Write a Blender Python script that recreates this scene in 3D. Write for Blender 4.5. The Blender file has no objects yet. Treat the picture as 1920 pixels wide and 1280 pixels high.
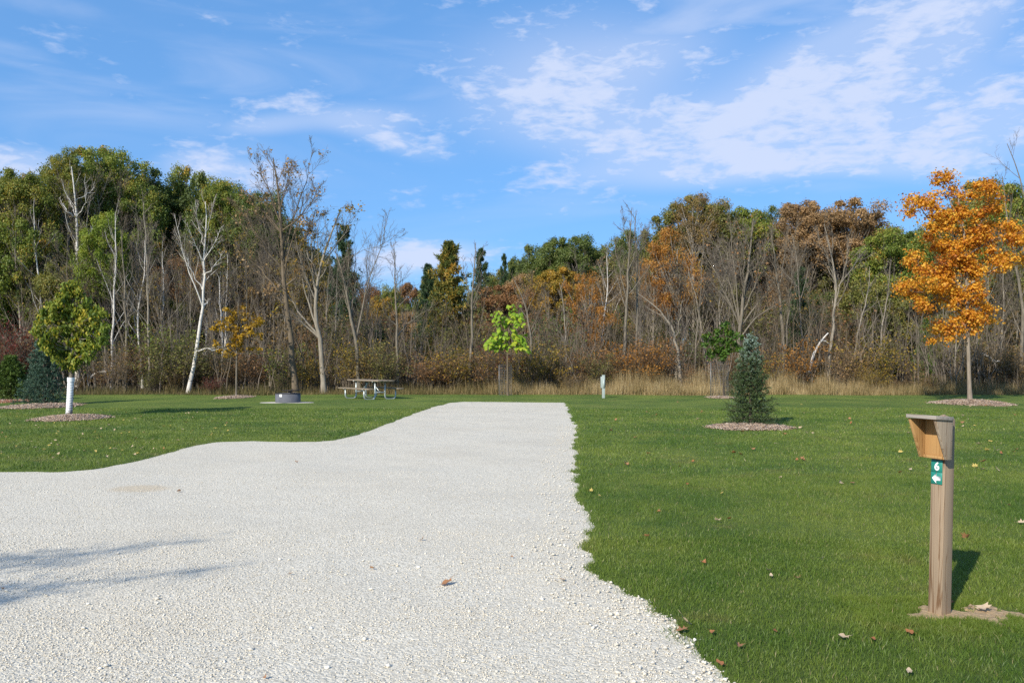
import bpy, math, random
import numpy as np
from mathutils import Vector, Matrix, noise as mnoise

# ------------------------------------------------------------------ camera, sky, sun, exposure
sc = bpy.context.scene
col = sc.collection
R = math.radians
F, CX, HY, CAMH = 1547.0, 960.0, 675.0, 1.55      # focal length / principal column / horizon row of the photo, eye height

cam = bpy.data.cameras.new('camera')
cam.sensor_width = 36.0
cam.lens = F / 1920 * 36
cam.shift_y = (HY - 640) / 1920
cam.clip_start, cam.clip_end = 0.1, 3000
cam_o = bpy.data.objects.new('camera', cam)
col.objects.link(cam_o)
cam_o.location = (0, 0, CAMH)
cam_o.rotation_euler = (R(90), 0, 0)
sc.camera = cam_o

SUN_AZ = math.atan2(-0.558, -0.83)
SUN_EL = R(32)
sundir = Vector((math.sin(SUN_AZ) * math.cos(SUN_EL), math.cos(SUN_AZ) * math.cos(SUN_EL), math.sin(SUN_EL)))
sl = bpy.data.lights.new('sun', 'SUN')
sl.energy = 5.0
sl.angle = R(0.53)
sl.color = (1.0, 0.92, 0.78)
sun_o = bpy.data.objects.new('sun', sl)
col.objects.link(sun_o)
sun_o.rotation_euler = sundir.to_track_quat('Z', 'Y').to_euler()
sun_o.location = (-20, -30, 30)


class NT:
    """small node-tree helper"""
    def __init__(s, tree):
        s.t = tree
        s.n = tree.nodes
        s.l = tree.links

    def __call__(s, typ, _in=None, **kw):
        nd = s.n.new(typ)
        for k, v in kw.items():
            setattr(nd, k, v)
        for k, v in (_in or {}).items():
            sock = nd.inputs[k]
            if isinstance(v, bpy.types.NodeSocket):
                s.l.new(v, sock)
            elif isinstance(v, bpy.types.Node):
                s.l.new(v.outputs[0], sock)
            else:
                sock.default_value = v
        return nd

    def math(s, op, a, b=None, c=None, clamp=False):
        d = {0: a}
        if b is not None:
            d[1] = b
        if c is not None:
            d[2] = c
        return s('ShaderNodeMath', d, operation=op, use_clamp=clamp).outputs[0]

    def mix(s, f, a, b, mode='MIX'):
        nd = s('ShaderNodeMix', data_type='RGBA', blend_type=mode)
        for i, v in ((0, f), (6, a), (7, b)):
            if isinstance(v, bpy.types.NodeSocket):
                s.l.new(v, nd.inputs[i])
            else:
                nd.inputs[i].default_value = (*v, 1) if (isinstance(v, tuple) and len(v) == 3) else v
        return nd.outputs[2]

    def ramp(s, f, stops, interp='LINEAR'):
        nd = s('ShaderNodeValToRGB', {0: f})
        cr = nd.color_ramp
        cr.interpolation = interp
        while len(cr.elements) < len(stops):
            cr.elements.new(0.5)
        for e, (p, c) in zip(cr.elements, stops):
            e.position = p
            e.color = (*c, 1) if len(c) == 3 else c
        return nd.outputs[0]


def build_world():
    w = bpy.data.worlds.new('World')
    sc.world = w
    w.use_nodes = True
    N = NT(w.node_tree)
    N.n.clear()
    out = N('ShaderNodeOutputWorld')
    sky = N('ShaderNodeTexSky', sky_type='NISHITA', sun_disc=False, sun_elevation=SUN_EL, sun_rotation=SUN_AZ % (2 * math.pi),
            altitude=200, air_density=1.0, dust_density=0.3, ozone_density=2.5)
    hs = N('ShaderNodeHueSaturation', {'Hue': 0.497, 'Saturation': 1.12, 'Value': 1.32, 'Color': sky.outputs[0]}).outputs[0]
    # this sky is a flatter, deeper blue than the model's: soften its range towards the horizon
    hsep = N('ShaderNodeSeparateColor', {0: hs}).outputs
    ch = [N.math('MULTIPLY', N.math('POWER', N.math('MULTIPLY', hsep[i], .1), .42), k) for i, k in enumerate((2.95, 5.35, 8.7))]
    skyc = N('ShaderNodeCombineColor', {0: ch[0], 1: ch[1], 2: ch[2]}).outputs[0]
    tc = N('ShaderNodeTexCoord').outputs['Generated']
    sep = N('ShaderNodeSeparateXYZ', {0: tc})
    x, y, z = sep.outputs
    az = N.math('ARCTAN2', x, y)
    el = N.math('ARCSINE', z)
    # clouds: a soft cover map in azimuth/elevation, broken up by fractal noise, stretched along the horizon
    comb = N('ShaderNodeCombineXYZ', {0: az, 1: N.math('MULTIPLY', el, 2.7), 2: 0.37})
    rot = N('ShaderNodeVectorRotate', {'Vector': comb.outputs[0], 'Angle': R(-9)}, rotation_type='Z_AXIS')
    n1 = N('ShaderNodeTexNoise', {'Vector': rot.outputs[0], 'Scale': 9.0, 'Detail': 9.0, 'Roughness': 0.58, 'Distortion': 0.45}).outputs[0]
    n2 = N('ShaderNodeTexNoise', {'Vector': rot.outputs[0], 'Scale': 46.0, 'Detail': 5.0, 'Roughness': 0.55, 'Distortion': 0.6}).outputs[0]
    # wispy high layer, streaked
    comb2 = N('ShaderNodeCombineXYZ', {0: N.math('MULTIPLY', az, 1.0), 1: N.math('MULTIPLY', el, 4.5), 2: 2.1})
    rot2 = N('ShaderNodeVectorRotate', {'Vector': comb2.outputs[0], 'Angle': R(24)}, rotation_type='Z_AXIS')
    n3 = N('ShaderNodeTexNoise', {'Vector': rot2.outputs[0], 'Scale': 3.2, 'Detail': 6.0, 'Roughness': 0.5, 'Distortion': 0.8}).outputs[0]

    def bank(px, py, wx, wy, amp, tilt=0.0):
        a0 = math.atan((px - CX) / F)
        e0 = math.atan((HY - py) / F * math.cos(a0))
        sx, sy = wx / F, wy / F
        da = N.math('SUBTRACT', az, a0)
        de = N.math('SUBTRACT', el, e0)
        ct, st = math.cos(R(tilt)), math.sin(R(tilt))
        u = N.math('ADD', N.math('MULTIPLY', da, ct / sx), N.math('MULTIPLY', de, st / sx))
        v = N.math('ADD', N.math('MULTIPLY', da, -st / sy), N.math('MULTIPLY', de, ct / sy))
        r2 = N.math('ADD', N.math('MULTIPLY', u, u), N.math('MULTIPLY', v, v))
        return N.math('MULTIPLY', N.math('EXPONENT', N.math('MULTIPLY', r2, -1.0)), amp)

    banks = [  # altocumulus banks of this sky: centre, half-axes (in degrees/const), density, tilt
        (1075, 165, 240, 80, .36, 6), (1010, 60, 300, 70, .15, 8), (1230, 95, 170, 40, .12, 10),
        (1690, 75, 230, 80, .46, 20), (1540, 130, 160, 60, .20, 10), (1430, 262, 350, 56, .54, -2), (1320, 318, 210, 36, .26, 4), (1670, 285, 170, 44, .34, -14),
        (490, 236, 90, 20, .30, 8), (665, 222, 110, 26, .30, 2), (740, 268, 90, 22, .24, -14),
        (375, 315, 70, 34, .44, 0), (500, 335, 60, 34, .34, 0), (40, 308, 120, 30, .40, 0), (790, 482, 130, 30, .50, 4), (1900, 190, 110, 70, .22, -30),
        (1085, 330, 80, 24, .12, 0), (720, 505, 60, 30, .2, 0), (1480, 200, 420, 160, .03, 0), (380, 185, 220, 40, .03, 0),
    ]
    m = None
    for b in banks:
        v = bank(*b)
        m = v if m is None else N.math('ADD', m, v)
    # elsewhere round the sky the same broken cover goes on
    far = N('ShaderNodeTexNoise', {'Vector': comb.outputs[0], 'Scale': 1.3, 'Detail': 2.0}).outputs[0]
    aa = N.math('ABSOLUTE', az)
    outside = N.math('MAXIMUM', N('ShaderNodeMapRange', {0: aa, 1: .62, 2: .95, 3: 0., 4: 1.}).outputs[0],
                     N('ShaderNodeMapRange', {0: el, 1: .45, 2: .65, 3: 0., 4: 1.}).outputs[0])
    m = N.math('ADD', m, N.math('MULTIPLY', outside, N.math('MULTIPLY', N('ShaderNodeMapRange', {0: far, 1: .48, 2: .7, 3: 0., 4: .3}).outputs[0], 1.0)))
    m = N.math('MINIMUM', m, .50)
    n4 = N('ShaderNodeTexNoise', {'Vector': rot.outputs[0], 'Scale': 21.0, 'Detail': 6.0, 'Roughness': .6, 'Distortion': .5}).outputs[0]
    base = N.math('ADD', N.math('ADD', N.math('MULTIPLY', N.math('SUBTRACT', n1, .5), 1.0), N.math('MULTIPLY', N.math('SUBTRACT', n4, .5), .75)), N.math('MULTIPLY', N.math('SUBTRACT', n2, .5), .5))
    dens = N.math('ADD', base, N.math('SUBTRACT', m, .085))
    cover = N('ShaderNodeMapRange', {0: dens, 1: -.02, 2: .50, 3: 0., 4: .88}, interpolation_type='SMOOTHSTEP').outputs[0]
    soft = N('ShaderNodeMapRange', {0: m, 1: .04, 2: .42, 3: 0., 4: .46}, interpolation_type='SMOOTHSTEP').outputs[0]
    wisp = N('ShaderNodeMapRange', {0: n3, 1: .40, 2: .78, 3: 0., 4: .5}, interpolation_type='SMOOTHSTEP').outputs[0]
    wisp = N.math('MULTIPLY', wisp, N('ShaderNodeMapRange', {0: el, 1: .16, 2: .36, 3: .25, 4: 1.}).outputs[0])
    cover = N.math('MAXIMUM', N.math('MAXIMUM', cover, soft), wisp)
    cover = N.math('MULTIPLY', cover, N('ShaderNodeMapRange', {0: el, 1: 0., 2: .07, 3: 0., 4: 1.}).outputs[0])
    cc = N.mix(cover, skyc, (5.6, 6.3, 8.1))
    bg = N('ShaderNodeBackground', {'Color': cc, 'Strength': 0.1})
    N.l.new(bg.outputs[0], out.inputs[0])


build_world()
vs = sc.view_settings
vs.view_transform = 'Standard'
vs.look = 'None'
vs.exposure = 0.3
vs.gamma = 1.0
vs.use_curve_mapping = False
sc.cycles.max_bounces = 6
sc.cycles.diffuse_bounces = 3
sc.cycles.transmission_bounces = 4
sc.cycles.use_denoising = False
sc.render.film_transparent = False


# ------------------------------------------------------------------ helpers
def P(px, py, d):
    """a pixel of the photo (1920 wide) at depth d metres -> a point of the place"""
    return np.array(((px - CX) / F * d, d, CAMH + (HY - py) / F * d))


def ground_d(py):
    return CAMH * F / (py - HY)


def G(px, py):
    d = ground_d(py)
    return ((px - CX) / F * d, d)


def hash2(ix, iy, seed):
    h = (ix.astype(np.int64) * 374761393 + iy.astype(np.int64) * 668265263 + seed * 1442695041) & 0x7fffffff
    h = ((h ^ (h >> 13)) * 1274126177) & 0x7fffffff
    return ((h ^ (h >> 16)) & 0xffff) / 65535.0


def vnoise(x, y, scale, seed=0):
    x = np.asarray(x, float) / scale
    y = np.asarray(y, float) / scale
    ix, iy = np.floor(x), np.floor(y)
    fx, fy = x - ix, y - iy
    fx = fx * fx * (3 - 2 * fx)
    fy = fy * fy * (3 - 2 * fy)
    a, b = hash2(ix, iy, seed), hash2(ix + 1, iy, seed)
    c, d = hash2(ix, iy + 1, seed), hash2(ix + 1, iy + 1, seed)
    return (a + (b - a) * fx) * (1 - fy) + (c + (d - c) * fx) * fy


def norm(v):
    return v / np.maximum(np.linalg.norm(v, axis=-1, keepdims=True), 1e-9)


class MB:
    """collects triangles and quads, then links them as one mesh"""
    def __init__(s):
        s.v, s.q, s.t, s.a, s.n = [], [], [], [], 0
        s.mi_q, s.mi_t = [], []

    def add(s, v, q=None, t=None, tint=0.5, mi=0):
        v = np.asarray(v, float).reshape(-1, 3)
        s.v.append(v)
        s.a.append(np.full(len(v), tint) if np.isscalar(tint) else np.asarray(tint, float))
        if q is not None and len(q):
            s.q.append(np.asarray(q, np.int64).reshape(-1, 4) + s.n)
            s.mi_q.append(np.full(len(s.q[-1]), mi))
        if t is not None and len(t):
            s.t.append(np.asarray(t, np.int64).reshape(-1, 3) + s.n)
            s.mi_t.append(np.full(len(s.t[-1]), mi))
        s.n += len(v)

    def box(s, c, size, rot=None, tint=0.5, taper=None):
        x, y, z = [k / 2 for k in size]
        v = np.array([(-x, -y, -z), (x, -y, -z), (x, y, -z), (-x, y, -z), (-x, -y, z), (x, -y, z), (x, y, z), (-x, y, z)])
        if rot is not None:
            v = v @ np.array(rot).T
        s.add(v + np.array(c), [(0, 3, 2, 1), (4, 5, 6, 7), (0, 1, 5, 4), (1, 2, 6, 5), (2, 3, 7, 6), (3, 0, 4, 7)], tint=tint)

    def tubes(s, PP, RR, n, tint=0.5, cap=False):
        """PP (B,K,3) polylines, RR (B,K) radii, n sides"""
        B, K, _ = PP.shape
        if B == 0:
            return
        T = np.gradient(PP, axis=1)
        T = norm(T)
        ref = np.where(np.abs(T[:, 0, 2:3]) > .8, np.array([[1., 0, 0]]), np.array([[0, 0, 1.]]))
        u = norm(np.cross(T[:, 0], ref))
        Us = [u]
        for k in range(1, K):
            u = u - T[:, k] * (u * T[:, k]).sum(-1, keepdims=True)
            u = norm(u)
            Us.append(u)
        U = np.stack(Us, 1)
        W = np.cross(T, U)
        a = np.arange(n) / n * 2 * np.pi
        ring = U[:, :, None] * np.cos(a)[None, None, :, None] + W[:, :, None] * np.sin(a)[None, None, :, None]
        V = PP[:, :, None] + ring * RR[:, :, None, None]
        i0 = (np.arange(B) * K * n)[:, None, None] + (np.arange(K - 1) * n)[None, :, None] + np.arange(n)[None, None]
        i1 = (np.arange(B) * K * n)[:, None, None] + (np.arange(K - 1) * n)[None, :, None] + ((np.arange(n) + 1) % n)[None, None]
        Q = np.stack([i0, i1, i1 + n, i0 + n], -1).reshape(-1, 4)
        tt = tint if np.isscalar(tint) else np.repeat(np.asarray(tint), K * n)
        off = s.n
        s.add(V.reshape(-1, 3), Q, tint=tt)
        if cap:
            for b in range(B):
                for k, rev in ((0, True), (K - 1, False)):
                    idx = off + b * K * n + k * n + np.arange(n)
                    if rev:
                        idx = idx[::-1]
                    tri = [(idx[0], idx[j], idx[j + 1]) for j in range(1, n - 1)]
                    s.t.append(np.array(tri))
                    s.mi_t.append(np.zeros(len(tri), int))

    def tube(s, pts, rad, n=8, tint=.5, cap=True):
        pts = np.asarray(pts, float)
        rad = np.full(len(pts), rad) if np.isscalar(rad) else np.asarray(rad, float)
        s.tubes(pts[None], rad[None], n, tint, cap)

    def mesh(s, name, smooth=False):
        me = bpy.data.meshes.new(name)
        v = np.concatenate(s.v)
        q = np.concatenate(s.q) if s.q else np.zeros((0, 4), int)
        t = np.concatenate(s.t) if s.t else np.zeros((0, 3), int)
        me.vertices.add(len(v))
        me.vertices.foreach_set('co', v.astype(np.float32).ravel())
        li = np.concatenate([q.ravel(), t.ravel()]).astype(np.int32)
        me.loops.add(len(li))
        me.loops.foreach_set('vertex_index', li)
        st = np.concatenate([np.arange(len(q)) * 4, len(q) * 4 + np.arange(len(t)) * 3]).astype(np.int32)
        me.polygons.add(len(q) + len(t))
        me.polygons.foreach_set('loop_start', st)
        if smooth:
            me.polygons.foreach_set('use_smooth', np.ones(len(st), bool))
        at = me.attributes.new('tint', 'FLOAT', 'POINT')
        at.data.foreach_set('value', np.concatenate(s.a).astype(np.float32))
        me.update(calc_edges=True)
        me.validate()
        return me


def link(name, me, m=None, parent=None, loc=None, rot=None, scale=None):
    o = bpy.data.objects.new(name, me)
    col.objects.link(o)
    if m is not None and not me.materials:
        me.materials.append(m)
    elif m is not None and me.materials[0] is not m:
        o.material_slots[0].link = 'OBJECT'
        o.material_slots[0].material = m
    if parent is not None:
        o.parent = parent
    if loc is not None:
        o.location = loc
    if rot is not None:
        o.rotation_euler = rot
    if scale is not None:
        o.scale = scale
    return o


def tag(o, label=None, cat=None, group=None, kind=None):
    for k, v in (('label', label), ('category', cat), ('group', group), ('kind', kind)):
        if v:
            o[k] = v
    return o


def thing(name, label, cat, loc=(0, 0, 0), rz=0.0, group=None):
    o = bpy.data.objects.new(name, None)
    col.objects.link(o)
    o.location = loc
    o.rotation_euler = (0, 0, rz)
    return tag(o, label, cat, group)


# ------------------------------------------------------------------ materials
def newmat(name):
    m = bpy.data.materials.new(name)
    m.use_nodes = True
    N = NT(m.node_tree)
    N.n.clear()
    out = N('ShaderNodeOutputMaterial')
    return m, N, out


def plain(name, c, rough=.6, metal=0.0, var=.15, scale=8.0, bump=.0):
    m, N, out = newmat(name)
    tc = N('ShaderNodeTexCoord').outputs['Object']
    n = N('ShaderNodeTexNoise', {'Vector': tc, 'Scale': scale, 'Detail': 5.0}).outputs[0]
    f = N('ShaderNodeMapRange', {0: n, 1: .25, 2: .75, 3: 1 - var, 4: 1 + var}).outputs[0]
    cc = N.mix(1.0, c, N('ShaderNodeCombineXYZ', {0: f, 1: f, 2: f}).outputs[0], 'MULTIPLY')
    b = N('ShaderNodeBsdfPrincipled', {'Base Color': cc, 'Roughness': rough, 'Metallic': metal})
    if bump:
        N.l.new(N('ShaderNodeBump', {'Height': n, 'Strength': bump, 'Distance': .01}).outputs[0], b.inputs['Normal'])
    N.l.new(b.outputs[0], out.inputs[0])
    return m


def leaf_mat(name, stops, transl=.35, rough=.55, objvar=.12):
    """stops: list of leaf colours, spread over the per-leaf tint"""
    m, N, out = newmat(name)
    at = N('ShaderNodeAttribute', attribute_name='tint').outputs['Fac']
    inf = N('ShaderNodeObjectInfo').outputs['Random']
    t = N.math('ADD', at, N.math('MULTIPLY', N.math('SUBTRACT', inf, .5), objvar), clamp=True)
    k = len(stops)
    c = N.ramp(t, [(i / max(k - 1, 1), s) for i, s in enumerate(stops)])
    d = N('ShaderNodeBsdfPrincipled', {'Base Color': c, 'Roughness': rough, 'Specular IOR Level': .35})
    tr = N('ShaderNodeBsdfTranslucent', {'Color': N.mix(1.0, c, (1.25, 1.2, .8), 'MULTIPLY')})
    mx = N('ShaderNodeMixShader', {0: transl, 1: d.outputs[0], 2: tr.outputs[0]})
    N.l.new(mx.outputs[0], out.inputs[0])
    return m


def bark_mat(name, a, b, zs=3.0, xs=14.0, band=None, bump=.5):
    m, N, out = newmat(name)
    tc = N('ShaderNodeTexCoord').outputs['Object']
    mp = N('ShaderNodeMapping', {'Vector': tc, 'Scale': (xs, xs, zs)}).outputs[0]
    n = N('ShaderNodeTexNoise', {'Vector': mp, 'Scale': 1.0, 'Detail': 6.0, 'Roughness': .65}).outputs[0]
    c = N.ramp(n, [(.3, a), (.7, b)])
    if band:
        mp2 = N('ShaderNodeMapping', {'Vector': tc, 'Scale': (2.5, 2.5, 16.0)}).outputs[0]
        n2 = N('ShaderNodeTexNoise', {'Vector': mp2, 'Scale': 1.0, 'Detail': 3.0, 'Roughness': .6}).outputs[0]
        c = N.mix(N('ShaderNodeMapRange', {0: n2, 1: .60, 2: .68, 3: 0., 4: .9}).outputs[0], c, band)
    bs = N('ShaderNodeBsdfPrincipled', {'Base Color': c, 'Roughness': .85, 'Specular IOR Level': .2})
    N.l.new(N('ShaderNodeBump', {'Height': n, 'Strength': bump, 'Distance': .02}).outputs[0], bs.inputs['Normal'])
    N.l.new(bs.outputs[0], out.inputs[0])
    return m


def wood_mat(name, a, b, axis=2, rough=.8, scale=1.0, knots=True):
    m, N, out = newmat(name)
    tc = N('ShaderNodeTexCoord').outputs['Object']
    sc3 = [26.0 * scale] * 3
    sc3[axis] = 1.1 * scale
    mp = N('ShaderNodeMapping', {'Vector': tc, 'Scale': tuple(sc3)}).outputs[0]
    wob = N('ShaderNodeTexNoise', {'Vector': mp, 'Scale': .35, 'Detail': 2.0}).outputs[0]
    n = N('ShaderNodeTexNoise', {'Vector': mp, 'Scale': .9, 'Detail': 4.0, 'Distortion': 1.2}).outputs[0]
    fine = N('ShaderNodeTexNoise', {'Vector': mp, 'Scale': 5.0, 'Detail': 4.0}).outputs[0]
    g = N.math('FRACT', N.math('MULTIPLY', n, 5.0))
    g = N.math('ABSOLUTE', N.math('SUBTRACT', g, .5))
    late = N('ShaderNodeMapRange', {0: g, 1: .0, 2: .16, 3: 1., 4: 0.}, interpolation_type='SMOOTHSTEP').outputs[0]
    late = N.math('MULTIPLY', late, N('ShaderNodeMapRange', {0: wob, 1: .36, 2: .56, 3: .2, 4: 1.}).outputs[0])
    c = N.mix(N.math('MULTIPLY', fine, 1.0), a, b)
    dark = tuple(k * s for k, s in zip(a, (.42, .32, .25)))
    c = N.mix(late, c, dark)
    bs = N('ShaderNodeBsdfPrincipled', {'Base Color': c, 'Roughness': rough, 'Specular IOR Level': .25})
    h = N.math('SUBTRACT', N.math('MULTIPLY', fine, .4), late)
    N.l.new(N('ShaderNodeBump', {'Height': h, 'Strength': .35, 'Distance': .002}).outputs[0], bs.inputs['Normal'])
    N.l.new(bs.outputs[0], out.inputs[0])
    return m


M = {}
# foliage palettes (real leaf colours, linear)
M['green_oak'] = leaf_mat('green_oak_leaf', [(0.096, 0.143, 0.029), (0.156, 0.216, 0.035), (0.212, 0.258, 0.045), (0.293, 0.281, 0.049), (0.550, 0.295, 0.049)])
M['dark_green'] = leaf_mat('dark_green_leaf', [(0.069, 0.106, 0.034), (0.111, 0.152, 0.038), (0.143, 0.190, 0.044), (0.211, 0.214, 0.052)])
M['olive'] = leaf_mat('olive_leaf', [(0.111, 0.134, 0.037), (0.178, 0.190, 0.045), (0.245, 0.227, 0.058), (0.424, 0.289, 0.062)])
M['yellow_green'] = leaf_mat('yellow_green_leaf', [(0.095, 0.149, 0.026), (0.161, 0.201, 0.035), (0.246, 0.236, 0.044), (0.454, 0.297, 0.053)])
M['bright_green'] = leaf_mat('bright_green_leaf', [(0.124, 0.189, 0.022), (0.183, 0.254, 0.028), (0.258, 0.312, 0.038), (0.368, 0.323, 0.048)])
M['golden'] = leaf_mat('golden_leaf', [(0.134, 0.144, 0.030), (0.250, 0.193, 0.030), (0.385, 0.241, 0.034), (0.539, 0.308, 0.043)])
M['gold_needle'] = leaf_mat('gold_needle', [(0.075, 0.119, 0.035), (0.161, 0.168, 0.035), (0.323, 0.226, 0.039), (0.516, 0.280, 0.043)], transl=.2)
M['pine_needle'] = leaf_mat('pine_needle', [(.031, .063, .025), (.045, .084, .034), (.063, .105, .035)], transl=.15)
M['rust'] = leaf_mat('rust_leaf', [(0.139, 0.076, 0.037), (0.235, 0.124, 0.053), (0.332, 0.175, 0.071), (0.435, 0.259, 0.115)])
M['orange'] = leaf_mat('orange_leaf', [(.2, .085, .02), (.34, .15, .028), (.45, .215, .038), (.52, .28, .06)])
M['bronze'] = leaf_mat('bronze_leaf', [(0.185, 0.116, 0.060), (0.312, 0.199, 0.094), (0.440, 0.284, 0.139), (0.554, 0.391, 0.206)])
M['maple'] = leaf_mat('maple_leaf', [(0.283, 0.088, 0.017), (0.472, 0.165, 0.019), (0.614, 0.266, 0.024), (0.720, 0.378, 0.035), (0.779, 0.496, 0.071)], transl=.4)
M['yellow'] = leaf_mat('yellow_leaf', [(.22, .14, .02), (.4, .24, .02), (.52, .34, .03)])
M['dark_red'] = leaf_mat('dark_red_leaf', [(.075, .021, .018), (.150, .033, .027), (.225, .060, .033)])
M['brush_brown'] = leaf_mat('brush_brown_leaf', [(0.128, 0.096, 0.046), (0.207, 0.150, 0.060), (0.324, 0.207, 0.074), (0.463, 0.277, 0.093)])
M['brush_olive'] = leaf_mat('brush_olive_leaf', [(0.092, 0.106, 0.038), (0.149, 0.156, 0.046), (0.230, 0.207, 0.061), (0.391, 0.276, 0.069)])
M['young_leaf'] = leaf_mat('young_tree_leaf', [(.055, .10, .016), (.095, .155, .02), (.15, .21, .026), (.25, .28, .035), (.48, .40, .05)])
M['catalpa'] = leaf_mat('lime_leaf', [(.13, .24, .018), (.2, .33, .022), (.28, .42, .03), (.42, .46, .04)], transl=.4)
M['sapling_green'] = leaf_mat('sapling_green_leaf', [(.042, .102, .014), (.066, .144, .019), (.096, .180, .024), (.240, .192, .036)])
M['blue_needle'] = leaf_mat('blue_spruce_needle', [(.038, .062, .018), (.062, .098, .030), (.13, .19, .13), (.36, .46, .42)], transl=.1, objvar=.0)
M['dusk_needle'] = leaf_mat('dark_spruce_needle', [(0.045, 0.090, 0.055), (0.075, 0.137, 0.090), (0.137, 0.224, 0.162), (0.275, 0.399, 0.324)], transl=.1, objvar=.0)
M['small_pine'] = leaf_mat('small_pine_needle', [(0.063, 0.108, 0.021), (0.108, 0.171, 0.027), (0.162, 0.234, 0.036)], transl=.15)
# bark
M['grey_bark'] = bark_mat('grey_bark', (.10, .085, .065), (.24, .21, .165))
M['pale_bark'] = bark_mat('pale_bark', (.17, .145, .11), (.33, .295, .245))
M['dark_bark'] = bark_mat('dark_bark', (.045, .036, .028), (.12, .098, .075))
M['brown_bark'] = bark_mat('brown_bark', (.085, .066, .045), (.19, .15, .105))
M['birch_bark'] = bark_mat('birch_bark', (.48, .45, .41), (.72, .69, .64), band=(.06, .05, .045))
M['twig'] = plain('twig_bark', (.135, .107, .075), .9, var=.3)
M['pale_twig'] = plain('pale_twig_bark', (.17, .14, .11), .9, var=.3)
M['maple_bark'] = bark_mat('maple_bark', (.16, .13, .10), (.29, .245, .195))


def lawn_colour(N, pos):
    """shared by the ground sheet and the blades: slow patches of deeper and yellower turf"""
    n = N('ShaderNodeTexNoise', {'Vector': pos, 'Scale': .42, 'Detail': 3.0, 'Roughness': .55}).outputs[0]
    n2 = N('ShaderNodeTexNoise', {'Vector': pos, 'Scale': 2.6, 'Detail': 4.0, 'Roughness': .6}).outputs[0]
    f = N.math('ADD', N.math('MULTIPLY', n, .7), N.math('MULTIPLY', n2, .3))
    return N('ShaderNodeMapRange', {0: f, 1: .40, 2: .60, 3: 0., 4: 1.}).outputs[0]


def turf_wear(N, pos, c):
    n = N('ShaderNodeTexNoise', {'Vector': N('ShaderNodeMapping', {'Vector': pos, 'Scale': (.8, 1.0, 1.0)}).outputs[0], 'Scale': 1.15, 'Detail': 5.0, 'Roughness': .7}).outputs[0]
    f = N('ShaderNodeMapRange', {0: n, 1: .56, 2: .72, 3: 0., 4: .5}).outputs[0]
    return N.mix(f, c, (.24, .19, .075))


def grass_mats():
    m, N, out = newmat('lawn_turf')
    pos = N('ShaderNodeNewGeometry').outputs['Position']
    f = lawn_colour(N, pos)
    fine = N('ShaderNodeTexNoise', {'Vector': pos, 'Scale': 60.0, 'Detail': 6.0, 'Roughness': .75}).outputs[0]
    mid = N('ShaderNodeTexNoise', {'Vector': pos, 'Scale': 11.0, 'Detail': 4.0, 'Roughness': .7}).outputs[0]
    c = N.mix(f, (.068, .128, .020), (.165, .215, .038))
    c = N.mix(N('ShaderNodeMapRange', {0: fine, 1: .35, 2: .7, 3: 0., 4: .65}).outputs[0], c, (.175, .22, .055))
    c = N.mix(N('ShaderNodeMapRange', {0: mid, 1: .55, 2: .8, 3: 0., 4: .5}).outputs[0], c, (.06, .095, .02))
    c = turf_wear(N, pos, c)
    b = N('ShaderNodeBsdfPrincipled', {'Base Color': c, 'Roughness': .8, 'Specular IOR Level': .15})
    h = N.math('ADD', fine, N.math('MULTIPLY', mid, .6))
    N.l.new(N('ShaderNodeBump', {'Height': h, 'Strength': .9, 'Distance': .05}).outputs[0], b.inputs['Normal'])
    N.l.new(b.outputs[0], out.inputs[0])
    M['lawn'] = m
    m, N, out = newmat('grass_blade')
    pos = N('ShaderNodeNewGeometry').outputs['Position']
    f = lawn_colour(N, pos)
    at = N('ShaderNodeAttribute', attribute_name='tint').outputs['Fac']
    lo = N.ramp(at, [(0, (.05, .10, .016)), (.6, (.108, .188, .026)), (.9, (.14, .205, .04)), (1, (.36, .32, .15))])
    hi = N.ramp(at, [(0, (.115, .165, .026)), (.6, (.21, .272, .042)), (.88, (.25, .28, .07)), (1, (.46, .39, .21))])
    c = turf_wear(N, pos, N.mix(f, lo, hi))
    b = N('ShaderNodeBsdfPrincipled', {'Base Color': c, 'Roughness': .45, 'Specular IOR Level': .3})
    tr = N('ShaderNodeBsdfTranslucent', {'Color': c})
    mx = N('ShaderNodeMixShader', {0: .35, 1: b.outputs[0], 2: tr.outputs[0]})
    N.l.new(mx.outputs[0], out.inputs[0])
    M['blade'] = m


grass_mats()


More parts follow.
